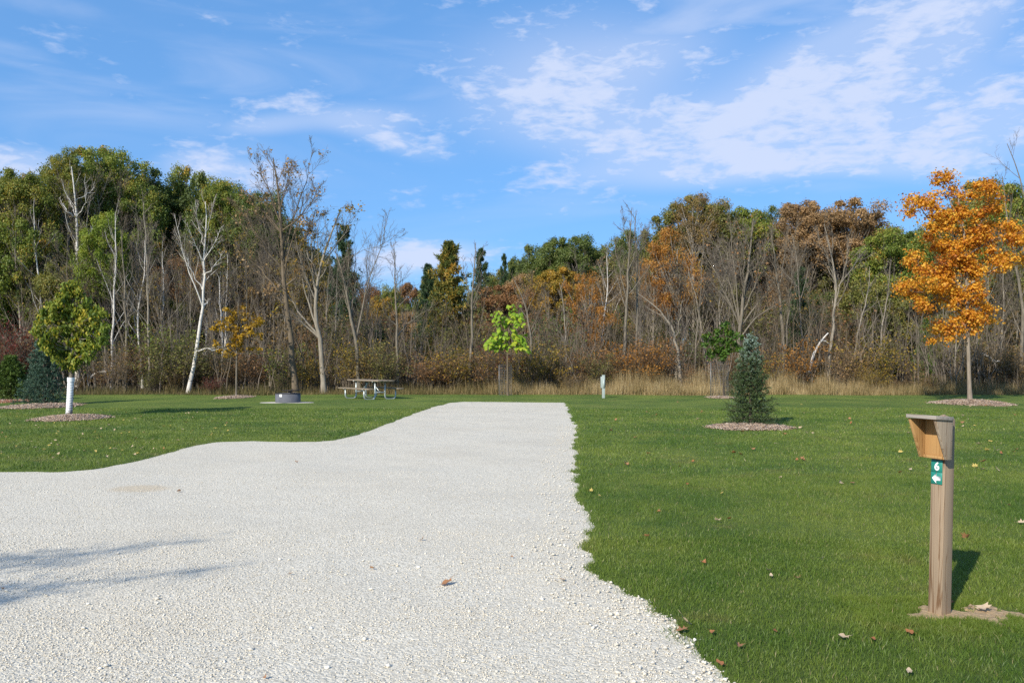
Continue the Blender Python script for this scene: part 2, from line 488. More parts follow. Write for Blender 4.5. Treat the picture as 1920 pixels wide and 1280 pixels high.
def gravel_mats():
    m, N, out = newmat('gravel')
    pos = N('ShaderNodeNewGeometry').outputs['Position']
    vo = N('ShaderNodeTexVoronoi', {'Vector': pos, 'Scale': 62.0, 'Randomness': 1.0})
    vo2 = N('ShaderNodeTexVoronoi', {'Vector': pos, 'Scale': 150.0, 'Randomness': 1.0})
    n = N('ShaderNodeTexNoise', {'Vector': pos, 'Scale': .5, 'Detail': 5.0, 'Roughness': .6}).outputs[0]
    n2 = N('ShaderNodeTexNoise', {'Vector': pos, 'Scale': 30.0, 'Detail': 5.0, 'Roughness': .7}).outputs[0]
    cell = N('ShaderNodeSeparateColor', {0: vo.outputs['Color']}).outputs[0]
    c = N.mix(cell, (.475, .435, .35), (.70, .65, .54))
    c = N.mix(N('ShaderNodeMapRange', {0: n, 1: .44, 2: .72, 3: 0., 4: .5}).outputs[0], c, (.52, .465, .365))
    c = N.mix(N('ShaderNodeMapRange', {0: n2, 1: .62, 2: .8, 3: 0., 4: .5}).outputs[0], c, (.42, .395, .35))
    # one sandy stain near the left turf edge
    sp = N('ShaderNodeSeparateXYZ', {0: pos})
    sx, sy = G(262, 916)
    u = N.math('DIVIDE', N.math('SUBTRACT', sp.outputs[0], sx), .42)
    v = N.math('DIVIDE', N.math('SUBTRACT', sp.outputs[1], sy), .32)
    r = N.math('ADD', N.math('ADD', N.math('MULTIPLY', u, u), N.math('MULTIPLY', v, v)), N.math('MULTIPLY', N.math('SUBTRACT', n2, .5), 1.5))
    c = N.mix(N('ShaderNodeMapRange', {0: r, 1: .2, 2: 1.1, 3: .6, 4: 0.}, interpolation_type='SMOOTHSTEP').outputs[0], c, (.50, .40, .265))
    b = N('ShaderNodeBsdfPrincipled', {'Base Color': c, 'Roughness': .9, 'Specular IOR Level': .2})
    h = N.math('ADD', N.math('SUBTRACT', 1.0, N.math('MULTIPLY', vo.outputs['Distance'], 1.0)), N.math('MULTIPLY', N.math('SUBTRACT', 1.0, vo2.outputs['Distance']), .4))
    N.l.new(N('ShaderNodeBump', {'Height': h, 'Strength': .55, 'Distance': .012}).outputs[0], b.inputs['Normal'])
    N.l.new(b.outputs[0], out.inputs[0])
    M['gravel'] = m
    m, N, out = newmat('limestone')
    at = N('ShaderNodeAttribute', attribute_name='tint').outputs['Fac']
    c = N.ramp(at, [(0, (.36, .33, .28)), (.35, (.55, .505, .42)), (.75, (.67, .625, .53)), (1, (.77, .735, .65))])
    b = N('ShaderNodeBsdfPrincipled', {'Base Color': c, 'Roughness': .9, 'Specular IOR Level': .2})
    N.l.new(b.outputs[0], out.inputs[0])
    M['stone'] = m


gravel_mats()


def floor_mat():
    m, N, out = newmat('forest_litter')
    pos = N('ShaderNodeNewGeometry').outputs['Position']
    n = N('ShaderNodeTexNoise', {'Vector': pos, 'Scale': 3.0, 'Detail': 8.0, 'Roughness': .7}).outputs[0]
    c = N.ramp(n, [(.3, (.035, .027, .015)), (.5, (.075, .054, .028)), (.7, (.13, .092, .05))])
    b = N('ShaderNodeBsdfPrincipled', {'Base Color': c, 'Roughness': .95})
    N.l.new(N('ShaderNodeBump', {'Height': n, 'Strength': .8, 'Distance': .1}).outputs[0], b.inputs['Normal'])
    N.l.new(b.outputs[0], out.inputs[0])
    M['litter'] = m


floor_mat()
M['soil'] = plain('sandy_soil', (.36, .25, .135), .95, var=.4, scale=55, bump=1.0)
M['weathered'] = wood_mat('weathered_post_wood', (.34, .25, .165), (.225, .17, .12), axis=2, scale=.55)
M['weathered_dry'] = wood_mat('weathered_panel_wood', (.36, .285, .205), (.25, .205, .155), axis=2)
M['honey'] = wood_mat('sheltered_honey_wood', (.43, .25, .095), (.34, .20, .085), axis=2)
M['roof_wood'] = wood_mat('weathered_roof_wood', (.36, .325, .285), (.23, .205, .175), axis=0)
M['plank'] = wood_mat('table_plank_wood', (.30, .245, .18), (.20, .165, .125), axis=0)
M['teal'] = plain('teal_sign', (.018, .205, .16), .4, var=.05)
M['white_paint'] = plain('white_letter', (.82, .83, .82), .45, var=.03)
M['screw'] = plain('screw_steel', (.25, .22, .2), .4, .8)
M['galv'] = plain('galvanised_pipe', (.44, .49, .50), .42, .55, var=.12)
M['steel'] = plain('fire_ring_steel', (.095, .10, .118), .8, .0, var=.2, scale=5)
M['black_iron'] = plain('black_iron', (.03, .025, .022), .6, .4)
M['pedestal'] = plain('pedestal_paint', (.36, .42, .40), .5, var=.06)
M['guard'] = plain('white_plastic_guard', (.78, .80, .80), .45, var=.04)
M['wire'] = plain('galvanised_wire', (.22, .22, .22), .5, .5)
M['chips'] = leaf_mat('wood_chip', [(.14, .09, .06), (.27, .19, .135), (.42, .32, .235), (.6, .5, .4)], transl=.0, rough=.9, objvar=0)
M['mulch'] = plain('mulch_ground', (.2, .14, .095), .95, var=.35, scale=40, bump=.8)
M['red_mulch'] = plain('needle_mulch', (.28, .10, .045), .95, var=.35, scale=40, bump=.8)
M['pad'] = plain('pale_stone_dust', (.50, .46, .39), .95, var=.12, scale=30, bump=.5)
M['brown_leaf'] = leaf_mat('dry_brown_leaf', [(.26, .12, .05), (.34, .17, .08), (.42, .24, .12)], transl=.15)
M['tan_leaf'] = leaf_mat('dry_tan_leaf', [(.44, .31, .18), (.55, .42, .28), (.64, .54, .42)], transl=.15)
M['yellow_litter'] = leaf_mat('yellow_fallen_leaf', [(.40, .28, .07), (.50, .38, .11), (.58, .47, .2)], transl=.2)
M['rust_litter'] = leaf_mat('rust_fallen_leaf', [(.24, .09, .035), (.34, .14, .055), (.42, .2, .09)], transl=.2)
M['tall_grass'] = leaf_mat('tall_dry_grass', [(0.088, 0.088, 0.026), (0.164, 0.134, 0.049), (0.316, 0.233, 0.111), (0.467, 0.363, 0.193), (0.607, 0.502, 0.304)], transl=.25, rough=.7, objvar=0)
M['far_leaf'] = leaf_mat('far_wood_leaf', [(.036, .050, .019), (.066, .066, .024), (.108, .084, .030), (.156, .096, .036)], objvar=0)

# ------------------------------------------------------------------ ground
edge_px_right = [(1352, 1280), (1262, 1172), (1185, 1122), (1125, 1085), (1106, 1045), (1098, 1005), (1100, 985), (1124, 968), (1092, 945), (1078, 905), (1074, 868),
                 (1077, 845), (1082, 822), (1078, 800), (1070, 775), (1058, 755)]
edge_px_left = [(862, 753), (820, 760), (790, 771), (745, 786), (700, 804), (660, 818), (628, 826), (590, 829), (520, 828), (450, 828), (405, 830), (365, 836), (330, 846), (300, 854),
                (260, 864), (220, 872), (170, 880), (110, 885), (0, 885)]
poly = [G(*p) for p in edge_px_right] + [G(*p) for p in edge_px_left] + [(-12, 11.9), (-30, 11.0), (-90, 9.0), (-90, -14), (60, -14), (30, -2.5), (9, -.6), (4.5, .6), (2.4, 2.0), (1.5, 3.0)]
poly = np.array(poly)


def drive_sd(x, y):
    """signed distance to the gravel outline, negative on the gravel"""
    x = np.asarray(x, float)
    y = np.asarray(y, float)
    dmin = np.full(x.shape, 1e9)
    ins = np.zeros(x.shape, bool)
    n = len(poly)
    for i in range(n):
        ax, ay = poly[i]
        bx, by = poly[(i + 1) % n]
        ex, ey = bx - ax, by - ay
        t = np.clip(((x - ax) * ex + (y - ay) * ey) / (ex * ex + ey * ey + 1e-12), 0, 1)
        dmin = np.minimum(dmin, np.hypot(x - ax - t * ex, y - ay - t * ey))
        c = ((ay > y) != (by > y))
        if ey != 0:
            ins ^= c & (x < (bx - ax) * (y - ay) / ey + ax)
    sd = np.where(ins, -dmin, dmin)
    rag = np.where(x > -1.2, 1.0, .35)
    sd = sd + rag * (.16 * (vnoise(x, y, .38, 3) - .5) + .10 * (vnoise(x, y, .13, 5) - .5))
    return sd


def lawn_z(x, y, sd=None):
    if sd is None:
        sd = drive_sd(x, y)
    und = .035 * (vnoise(x, y, 4.0, 11) - .5) + .02 * (vnoise(x, y, 1.3, 12) - .5)
    w = np.clip((sd - .05) / .8, 0, 1)
    return np.clip(sd * .35, -.07, .03) + und * w


def tensor_grid(xs, ys, zf):
    X, Y = np.meshgrid(xs, ys)
    Z = zf(X.ravel(), Y.ravel())
    v = np.stack([X.ravel(), Y.ravel(), Z], -1)
    nx, ny = len(xs), len(ys)
    i = (np.arange(ny - 1)[:, None] * nx + np.arange(nx - 1)[None]).ravel()
    return v, np.stack([i, i + 1, i + nx + 1, i + nx], -1)


def spaced(*segs):
    out = []
    for a, b, st in segs:
        out.append(np.arange(a, b - 1e-6, st))
    out.append([segs[-1][1]])
    return np.concatenate(out)


xs = spaced((-700, -100, 60), (-100, -20, 8), (-20, -9, .5), (-9, -.5, .11), (-.5, 2.6, .045), (2.6, 7, .2), (7, 20, .8), (20, 100, 8), (100, 700, 60))
ys = spaced((-400, -20, 38), (-20, 0, 2), (0, 3.4, .3), (3.4, 10, .06), (10, 17, .1), (17, 38, .25), (38, 60, 2), (60, 900, 70))
v, q = tensor_grid(xs, ys, lawn_z)
mb = MB()
mb.add(v, q)
tag(link('lawn', mb.mesh('lawn', True), M['lawn']), 'short green mown lawn on both sides of the gravel drive', kind='structure')

xs = spaced((-90, -12, 6), (-12, 2.4, .1), (2.4, 60, 4))
ys = spaced((-14, 0, 2), (0, 3.4, .3), (3.4, 32, .12))
v, q = tensor_grid(xs, ys, lambda x, y: .022 * (vnoise(x, y, 1.1, 21) - .5) + .012 * (vnoise(x, y, .35, 22) - .5))
mb = MB()
mb.add(v, q)
drive = tag(link('gravel_drive', mb.mesh('gravel_drive', True), M['gravel']), 'white crushed limestone drive narrowing to the far edge of the lawn', kind='structure')


def gravel_z(x, y):
    return .022 * (vnoise(x, y, 1.1, 21) - .5) + .012 * (vnoise(x, y, .35, 22) - .5)


rng = np.random.default_rng(7)
OCT = np.array([(1, 0, 0), (0, 1, 0), (-1, 0, 0), (0, -1, 0), (0, 0, 1), (0, 0, -1)], float)
OCT_T = np.array([(0, 1, 4), (1, 2, 4), (2, 3, 4), (3, 0, 4), (1, 0, 5), (2, 1, 5), (3, 2, 5), (0, 3, 5)])


def random_rot(n, rng):
    a = norm(rng.normal(size=(n, 3)))
    b = norm(np.cross(a, rng.normal(size=(n, 3))))
    return np.stack([a, b, np.cross(a, b)], 1)


def stones_into(mb, x, y, size, rng, lift=.25):
    n = len(x)
    V = OCT[None] * (.65 + .7 * rng.random((n, 6, 1))) + rng.normal(size=(n, 6, 3)) * .13
    V = V @ random_rot(n, rng)
    V = V * (size[:, None, None] / 2) * np.array([1, 1, .75])
    V = V + np.stack([x, y, gravel_z(x, y) + size * lift], -1)[:, None]
    T = OCT_T[None] + (np.arange(n) * 6)[:, None, None]
    mb.add(V.reshape(-1, 3), t=T.reshape(-1, 3), tint=np.repeat(np.clip(rng.normal(.6, .2, n), 0, 1), 6))


def scatter(n, d0, d1, rng, power=1.0, margin=.9):
    """points in the wedge of ground between depths d0 and d1, a little wider than the view, even per square metre"""
    y = np.sqrt(rng.random(n) * (d1 ** 2 - d0 ** 2) + d0 ** 2)
    x = (rng.random(n) * 2 - 1) * (.64 * y + margin)
    return x, y


mb = MB()
for (d0, d1, n, s0, s1) in ((3.55, 5.2, 46000, .005, .0145), (5.2, 7.5, 34000, .006, .0155), (7.5, 11.5, 12000, .009, .017)):
    x, y = scatter(int(n * 1.25), d0, d1, rng)
    sd = drive_sd(x, y)
    dens = vnoise(x, y, .9, 31) * .7 + vnoise(x, y, .28, 32) * .5
    keep = (sd < .03) & (rng.random(len(x)) < np.clip(.30 + 1.0 * (dens - .35), .12, 1.0) + .2 * np.exp(-np.abs(sd + .1) / .2))
    x, y = x[keep], y[keep]
    stones_into(mb, x, y, s0 + (s1 - s0) * rng.random(len(x)) ** 2.2, rng)
# loose stones crumbling over the turf edge on the right
y = 3.6 + rng.random(9000) ** 1.6 * 16
x = rng.random(9000) * 2.6 - .4
sd = drive_sd(x, y)
keep = (sd < .30) & (sd > -.45) & (rng.random(9000) < np.exp(-np.maximum(sd, 0) / .07))
stones_into(mb, x[keep], y[keep], .010 + .018 * rng.random(keep.sum()) ** 2.5, rng, .45)
tag(link('loose_gravel', mb.mesh('loose_gravel'), M['stone'], drive), kind='stuff')
# stones that can be picked out singly
stone_meshes = []
for k in range(8):
    mb = MB()
    bmv = np.array([(a, b, c) for a in (-1, 1) for b in (-1, 1) for c in (-1, 1)], float) * .62
    V = np.concatenate([bmv, OCT]) * (.75 + .4 * rng.random((14, 1))) + rng.normal(size=(14, 3)) * .06
    V[:, 2] *= .72
    from_faces = []
    corner = {tuple(np.sign(b).astype(int)): i for i, b in enumerate(bmv)}
    for f, (ax, sg) in enumerate(((0, 1), (1, 1), (0, -1), (1, -1), (2, 1), (2, -1))):
        o1, o2 = [a for a in range(3) if a != ax]
        loop = []
        for s1, s2 in ((-1, -1), (1, -1), (1, 1), (-1, 1)):
            key = [0, 0, 0]
            key[ax], key[o1], key[o2] = sg, s1, s2
            loop.append(corner[tuple(key)])
        flip = (sg > 0) == (ax == 1)
        for j in range(4):
            a, b = loop[j], loop[(j + 1) % 4]
            from_faces.append((8 + f, b, a) if flip else (8 + f, a, b))
    mb.add(V * .5, t=from_faces, tint=.35 + .6 * rng.random())
    me = mb.mesh('stone')
    me.materials.append(M['stone'])
    stone_meshes.append(me)
x, y = scatter(1500, 3.7, 7.0, rng, margin=0.2)
sd = drive_sd(x, y)
pr = np.where(sd < -.02, .16 + .75 * np.exp(-np.abs(sd) / .3), np.where(sd < .06, .8, 0))
idx = np.where(rng.random(1500) < pr)[0][:220]
for i in idx:
    s = .015 + .014 * rng.random() ** 3
    link('stone', stone_meshes[int(rng.integers(8))], None, drive, (x[i], y[i], float(gravel_z(x[i], y[i])) + s * .26),
         (rng.normal() * .3, rng.normal() * .3, rng.random() * 6.3), (s * (1 + .3 * rng.random()), s, s * .9))

# forest floor: leaf litter from the lawn's far edge back into the wood
xs = spaced((-500, -60, 40), (-60, 60, 1.2), (60, 500, 40))
ys = np.concatenate([[0.0], np.arange(1, 30, 1.5), np.arange(30, 90, 10), np.arange(90, 700, 100)])


def floor_edge(x):
    return 36.6 + .5 * (vnoise(x, x * 0, 3.0, 41) - .5)


X, Y = np.meshgrid(xs, ys)
YY = floor_edge(X) + Y
ZZ = .045 + .10 * np.clip(Y / 4, 0, 1) * vnoise(X, YY, 2.5, 42) + np.clip((YY - 60) / 200, 0, 1) * 6
nx, ny = X.shape[1], X.shape[0]
i = (np.arange(ny - 1)[:, None] * nx + np.arange(nx - 1)[None]).ravel()
mb = MB()
mb.add(np.stack([X.ravel(), YY.ravel(), ZZ.ravel()], -1), np.stack([i, i + 1, i + nx + 1, i + nx], -1))
tag(link('forest_floor', mb.mesh('forest_floor', True), M['litter']), 'brown leaf litter on the ground of the wood', kind='structure')

# ------------------------------------------------------------------ grass


def blades_into(mb, n, d0, d1, w, h, rng, edge=False, simple=False):
    x, y = scatter(n, d0, d1, rng)
    sd = drive_sd(x, y)
    keep = sd > -.015 - .09 * rng.random(len(x)) ** 4
    if edge:
        keep &= sd < .16
    keep &= rng.random(len(x)) > bareness(x, y) * 1.02
    x, y, sd = x[keep], y[keep], sd[keep]
    n = len(x)
    z = lawn_z(x, y, sd)
    hh = h * (.55 + .75 * rng.random(n)) * (.75 + .6 * vnoise(x, y, .5, 51))
    ww = w * (.7 + .6 * rng.random(n))
    a = rng.random(n) * 2 * np.pi
    lean = .15 + .75 * rng.random(n) ** 1.3
    la = rng.random(n) * 2 * np.pi
    tipd = np.stack([np.cos(la) * lean, np.sin(la) * lean, np.ones(n)], -1) * hh[:, None]
    side = np.stack([np.cos(a), np.sin(a), np.zeros(n)], -1) * (ww / 2)[:, None]
    b = np.stack([x, y, z - .004], -1)
    tn = np.clip(rng.beta(2, 2.4, n) * .95 + (rng.random(n) < .05) * .4, 0, 1)
    if simple:
        V = np.stack([b - side, b + side, b + tipd], 1)
        mb.add(V.reshape(-1, 3), t=(np.arange(n) * 3)[:, None] + np.arange(3)[None], tint=np.repeat(tn, 3))
        return
    midp = b + tipd * np.array([.35, .35, .55])
    V = np.stack([b - side * .8, b + side * .8, midp + side, b + tipd, midp - side], 1)
    # quad base-left/base-right/mid-right/mid-left, triangle to the tip
    k = (np.arange(n) * 5)[:, None]
    mb.add(V.reshape(-1, 3), k + np.array([[0, 1, 2, 4]]), k + np.array([[4, 2, 3]]), tint=np.repeat(tn, 5))


post_xy = (2.585, 4.99)


def bareness(x, y):
    """0..1: how far the turf is worn off round the foot of the post"""
    q = ((x - post_xy[0] - .07) / .50) ** 2 + ((y - post_xy[1] + .05) / .27) ** 2
    v = .62 * vnoise(x, y, .15, 77) + .38 * vnoise(x, y, .045, 78) + .42 * q
    return np.clip((.66 - v) / .13, 0, 1)


mb = MB()
blades_into(mb, 230000, 3.5, 7.0, .0030, .030, rng)
blades_into(mb, 190000, 7.0, 11.0, .0050, .033, rng, simple=True)
blades_into(mb, 110000, 11.0, 17.0, .010, .036, rng, simple=True)
blades_into(mb, 80000, 17.0, 26.0, .018, .036, rng, simple=True)
blades_into(mb, 90000, 3.5, 12.0, .0034, .044, rng, edge=True)
blades_into(mb, 90000, 12.0, 31.0, .009, .048, rng, edge=True, simple=True)
n = 26000                                  # longer tufts where the mower cannot reach, round the worn soil
x = post_xy[0] + .07 + (rng.random(n) * 2 - 1) * .62
y = post_xy[1] - .05 + (rng.random(n) * 2 - 1) * .36
b_ = bareness(x, y)
k_ = (rng.random(n) > b_ * 1.3) & (vnoise(x, y, .07, 80) > .42)
x, y = x[k_], y[k_]
n = len(x)
z = lawn_z(x, y)
hh = .016 + .026 * rng.random(n)
ln = rng.normal(size=(n, 2)) * .45
b = np.stack([x, y, z - .003], -1)
side = np.stack([np.ones(n), np.zeros(n), np.zeros(n)], -1) * .0017
V = np.stack([b - side, b + side, b + np.concatenate([ln, np.ones((n, 1))], 1) * hh[:, None]], 1)
mb.add(V.reshape(-1, 3), t=(np.arange(n) * 3)[:, None] + np.arange(3)[None], tint=np.repeat(np.clip(rng.normal(.4, .25, n), 0, 1), 3))
tag(link('grass', mb.mesh('grass'), M['blade']), 'blades of the mown lawn', kind='stuff')

# ------------------------------------------------------------------ plants: vectorised branching
def polyline(pts, k):
    pts = np.asarray(pts, float)
    L = np.concatenate([[0], np.cumsum(np.linalg.norm(np.diff(pts, axis=0), axis=1))])
    s = np.linspace(0, L[-1], k)
    # Catmull-like smoothing through cubic interpolation of each axis
    out = np.stack([np.interp(s, L, pts[:, j]) for j in range(3)], -1)
    for _ in range(2):
        out[1:-1] = .25 * out[:-2] + .5 * out[1:-1] + .25 * out[2:]
    return out


def spawn(PP, RR, n, rng, t0=.3, t1=1.0, ang=40, angsd=10, length=.5, lenvar=.35, taper=.5, K=4, rr=.5, up=.15, wob=.10, absolute=False, rmin=.002):
    B, K0, _ = PP.shape
    t = t0 + (t1 - t0) * (np.arange(n)[None] + rng.random((B, n))) / n
    f = t * (K0 - 1)
    i = np.clip(np.floor(f).astype(int), 0, K0 - 2)
    fr = (f - i)[..., None]
    bi = np.arange(B)[:, None]
    pos = PP[bi, i] * (1 - fr) + PP[bi, i + 1] * fr
    tan = norm(PP[bi, i + 1] - PP[bi, i])
    rad = RR[bi, i] * (1 - fr[..., 0]) + RR[bi, i + 1] * fr[..., 0]
    plen = np.linalg.norm(np.diff(PP, axis=1), axis=-1).sum(1)[:, None]
    if absolute:
        plen = np.ones_like(plen)
    L = plen * length * (1 - taper * (t - t0) / (t1 - t0 + 1e-6)) * (1 + lenvar * (rng.random((B, n)) * 2 - 1))
    perp = norm(np.cross(tan, rng.normal(size=(B, n, 3))))
    a = R(1) * (ang + angsd * rng.normal(size=(B, n)))[..., None]
    d = norm(np.cos(a) * tan + np.sin(a) * perp)
    m = B * n
    pos, d, L, rad = pos.reshape(m, 3), d.reshape(m, 3), L.reshape(m), rad.reshape(m)
    pts = [pos]
    for k in range(1, K):
        d = norm(d + rng.normal(size=(m, 3)) * wob + np.array([0, 0, up]))
        pts.append(pts[-1] + d * (L / (K - 1))[:, None])
    C = np.stack(pts, 1)
    r0 = np.maximum(rad * rr * (.75 + .5 * rng.random(m)), rmin)
    CR = r0[:, None] * np.linspace(1, .35, K)[None]
    return C, np.maximum(CR, rmin * .6)


def leaf_quads(mb, pos, nrm, size, rng, tint, aspect=.62, fold=.18, droop=0.0):
    n = len(pos)
    nrm = norm(nrm)
    u = norm(np.cross(nrm, rng.normal(size=(n, 3))))
    if droop:
        u = norm(u + np.array([0, 0, -droop]))
        nrm = norm(np.cross(np.cross(u, nrm), u))
    w = np.cross(nrm, u)
    s = size[:, None] if not np.isscalar(size) else size
    a = pos - u * s * .5
    c = pos + u * s * .5
    l = pos + w * s * .5 * aspect + nrm * s * fold - u * s * .06
    r = pos - w * s * .5 * aspect + nrm * s * fold - u * s * .06
    V = np.stack([a, l, c, r], 1).reshape(-1, 3)
    mb.add(V, (np.arange(n) * 4)[:, None] + np.arange(4)[None], tint=np.repeat(np.clip(tint, 0, 1), 4))


def clump_leaves(mb, C, Rr, npc, size, rng, up=.5, surf=.55, flat=.75, tintsd=.16, clumpsd=.16, tint0=.45, **kw):
    """leaves set round clump centres C with radii Rr"""
    C = np.asarray(C)
    m = len(C)
    d = norm(rng.normal(size=(m, npc, 3)) + np.array([0, 0, .25]))
    r = (surf + (1 - surf) * rng.random((m, npc, 1))) * Rr[:, None, None] * (1 + .22 * rng.normal(size=(m, npc, 1)))
    pos = C[:, None] + d * r * np.array([1, 1, flat])
    nr = d * 1.0 + np.array([0, 0, up]) + .75 * rng.normal(size=(m, npc, 3))
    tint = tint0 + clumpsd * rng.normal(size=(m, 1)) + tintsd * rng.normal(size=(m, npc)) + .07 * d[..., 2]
    n = m * npc
    sz = size * (.65 + .7 * rng.random(n))
    leaf_quads(mb, pos.reshape(n, 3), nr.reshape(n, 3), sz, rng, tint.reshape(n), **kw)


def make_crown(seed, nclump=55, npc=210, leaf=.17, shape='round', openness=0.0):
    """a broad crown, about 6 m wide and 6 m tall, base at z=0; returns (foliage mesh, limbs mesh)"""
    rng = np.random.default_rng(seed)
    C, Rr = [], []
    lobes = [(rng.normal() * .7, rng.normal() * .7, 2.6 + 1.2 * rng.random(), 2.1 + .5 * rng.random()) for _ in range(5)]
    lobes.append((0, 0, 3.2, 2.3))
    tries = 0
    while len(C) < nclump + 14 and tries < 30000:
        tries += 1
        L = lobes[int(rng.integers(len(lobes)))]
        d = norm(rng.normal(size=3))
        r = L[3] * (.35 + .72 * rng.random() ** .45)
        p = np.array((L[0], L[1], L[2])) + d * r * np.array((1.0, 1.0, 1.12))
        if p[2] < .5 or p[2] > 6:
            continue
        if C and np.min(np.linalg.norm(np.array(C) - p, axis=1)) < .42:
            continue
        C.append(p)
        Rr.append((.40 + .58 * rng.random() ** 1.3) * (1.1 - .25 * p[2] / 6))
    C, Rr = np.array(C), np.array(Rr)
    near3 = np.sort(np.linalg.norm(C[:, None] - C[None], axis=-1), axis=1)[:, 3]
    ok = near3 < 1.38                          # no clump stands off by itself
    C, Rr = C[ok], Rr[ok]
    mb = MB()
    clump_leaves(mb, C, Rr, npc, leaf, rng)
    limb = MB()
    trunk = polyline([(0, 0, -3), (.1, .05, 0), (0, .1, 2.4), (.1, 0, 4.6)], 10)
    limb.tubes(trunk[None], np.linspace(.17, .05, 10)[None], 7)
    S = []
    for p in C:
        t = np.clip(.12 + .75 * p[2] / 6 - .12, .1, .92) * 9
        i0 = int(t)
        b = trunk[i0] + (trunk[min(i0 + 1, 9)] - trunk[i0]) * (t - i0)
        mid = b * .45 + p * .55 + np.array([0, 0, -.25]) + rng.normal(size=3) * .12
        S.append(polyline([b, mid, p], 5))
    S = np.array(S)
    limb.tubes(S, np.linspace(.05, .015, 5)[None].repeat(len(S), 0), 4)
    tw, twr = spawn(S, np.full(S.shape[:2], .02), 4, rng, .4, 1, 45, 15, .4, K=3, rr=.6, rmin=.006)
    limb.tubes(tw, twr, 3)
    return mb.mesh('foliage'), limb.mesh('limbs', True)


def make_bare(seed, H=9.0, limbs=13, ang=32, spread=.42, t0=.32, r0=.085, dense=1.0, leaves=0, leaf=.1, fork=False):
    """slim bare tree with limbs and fine twigs, base at z=0: (trunk mesh, twig mesh, leaf mesh or None)"""
    rng = np.random.default_rng(seed)
    K = 11
    a = np.cumsum(rng.normal(size=(K, 2)) * .12, 0) * np.linspace(0, 1, K)[:, None]
    z = np.linspace(0, H, K)
    T = np.stack([a[:, 0], a[:, 1], z], -1)[None]
    TR = (r0 * np.linspace(1, .12, K) ** .9)[None]
    TR[0, 0] *= 1.25
    mt, mw = MB(), MB()
    mt.tubes(T, TR, 7)
    if fork:
        Fk, FR = spawn(T, TR, 2, rng, .3, .5, 16, 5, .42, .2, .2, K=8, rr=.75, up=.05, wob=.05)
        mt.tubes(Fk, FR, 6)
    L1, R1 = spawn(T, TR, limbs, rng, t0, .97, ang, 9, spread, .35, .6, K=6, rr=.5, up=.10, wob=.09, rmin=.010)
    if fork:
        L1b, R1b = spawn(Fk, FR, max(4, limbs // 2), rng, .25, .97, ang, 9, spread, .35, .5, K=6, rr=.5, up=.1, wob=.09, rmin=.010)
        L1, R1 = np.concatenate([L1, L1b]), np.concatenate([R1, R1b])
    mt.tubes(L1, R1, 5)
    L2, R2 = spawn(L1, R1, int(6 * dense), rng, .2, 1, 34, 10, .45, .4, .45, K=5, rr=.55, up=.08, wob=.13, rmin=.0065)
    mw.tubes(L2, R2, 4)
    L3, R3 = spawn(L2, R2, int(5 * dense), rng, .2, 1, 36, 12, .5, .4, .4, K=4, rr=.6, up=.06, wob=.15, rmin=.005)
    mw.tubes(L3, R3, 3)
    ml = None
    if leaves:
        ml = MB()
        i = rng.integers(len(L3), size=leaves)
        p = L3[i, rng.integers(1, 4, size=leaves)] + rng.normal(size=(leaves, 3)) * .09
        leaf_quads(ml, p, rng.normal(size=(leaves, 3)) + np.array([0, 0, .5]), leaf * (.6 + .8 * rng.random(leaves)), rng, .5 + .22 * rng.normal(size=leaves))
        ml = ml.mesh('foliage')
    return mt.mesh('trunk', True), mw.mesh('twigs'), ml


def make_shrub(seed, H=2.0, stems=26, leaves=900, leaf=.085, W=.8):
    rng = np.random.default_rng(seed)
    ms, ml = MB(), MB()
    a = rng.random(stems) * 2 * np.pi
    rad = W * .35 * np.sqrt(rng.random(stems))
    b = np.stack([np.cos(a) * rad, np.sin(a) * rad, np.zeros(stems)], -1)
    h = H * (.55 + .5 * rng.random(stems))
    out = W * (.2 + .8 * rng.random(stems))
    a2 = a + rng.normal(size=stems) * .6
    tip = b + np.stack([np.cos(a2) * out, np.sin(a2) * out, h], -1)
    mid = b * .6 + tip * .4 + np.stack([np.cos(a2) * -.1, np.sin(a2) * -.1, h * .12], -1)
    S = np.stack([b, b * .5 + mid * .5 + rng.normal(size=(stems, 3)) * .03, mid, mid * .5 + tip * .5 + rng.normal(size=(stems, 3)) * .06, tip], 1)
    SR = np.linspace(.013, .005, 5)[None].repeat(stems, 0)
    ms.tubes(S, SR, 4)
    L2, R2 = spawn(S, SR, 7, rng, .25, 1, 38, 12, .4, .4, .4, K=4, rr=.6, up=.06, rmin=.0035)
    ms.tubes(L2, R2, 3)
    L3, R3 = spawn(L2, R2, 3, rng, .2, 1, 40, 12, .5, .4, .4, K=3, rr=.6, up=.04, rmin=.003)
    ms.tubes(L3, R3, 3)
    i = rng.integers(len(L3), size=leaves)
    p = L3[i, rng.integers(0, 3, size=leaves)] + rng.normal(size=(leaves, 3)) * .07
    leaf_quads(ml, p, rng.normal(size=(leaves, 3)) + np.array([0, -.2, .5]), leaf * (.6 + .8 * rng.random(leaves)), rng, .45 + .2 * rng.normal(size=leaves))
    return ms.mesh('stems'), ml.mesh('foliage')


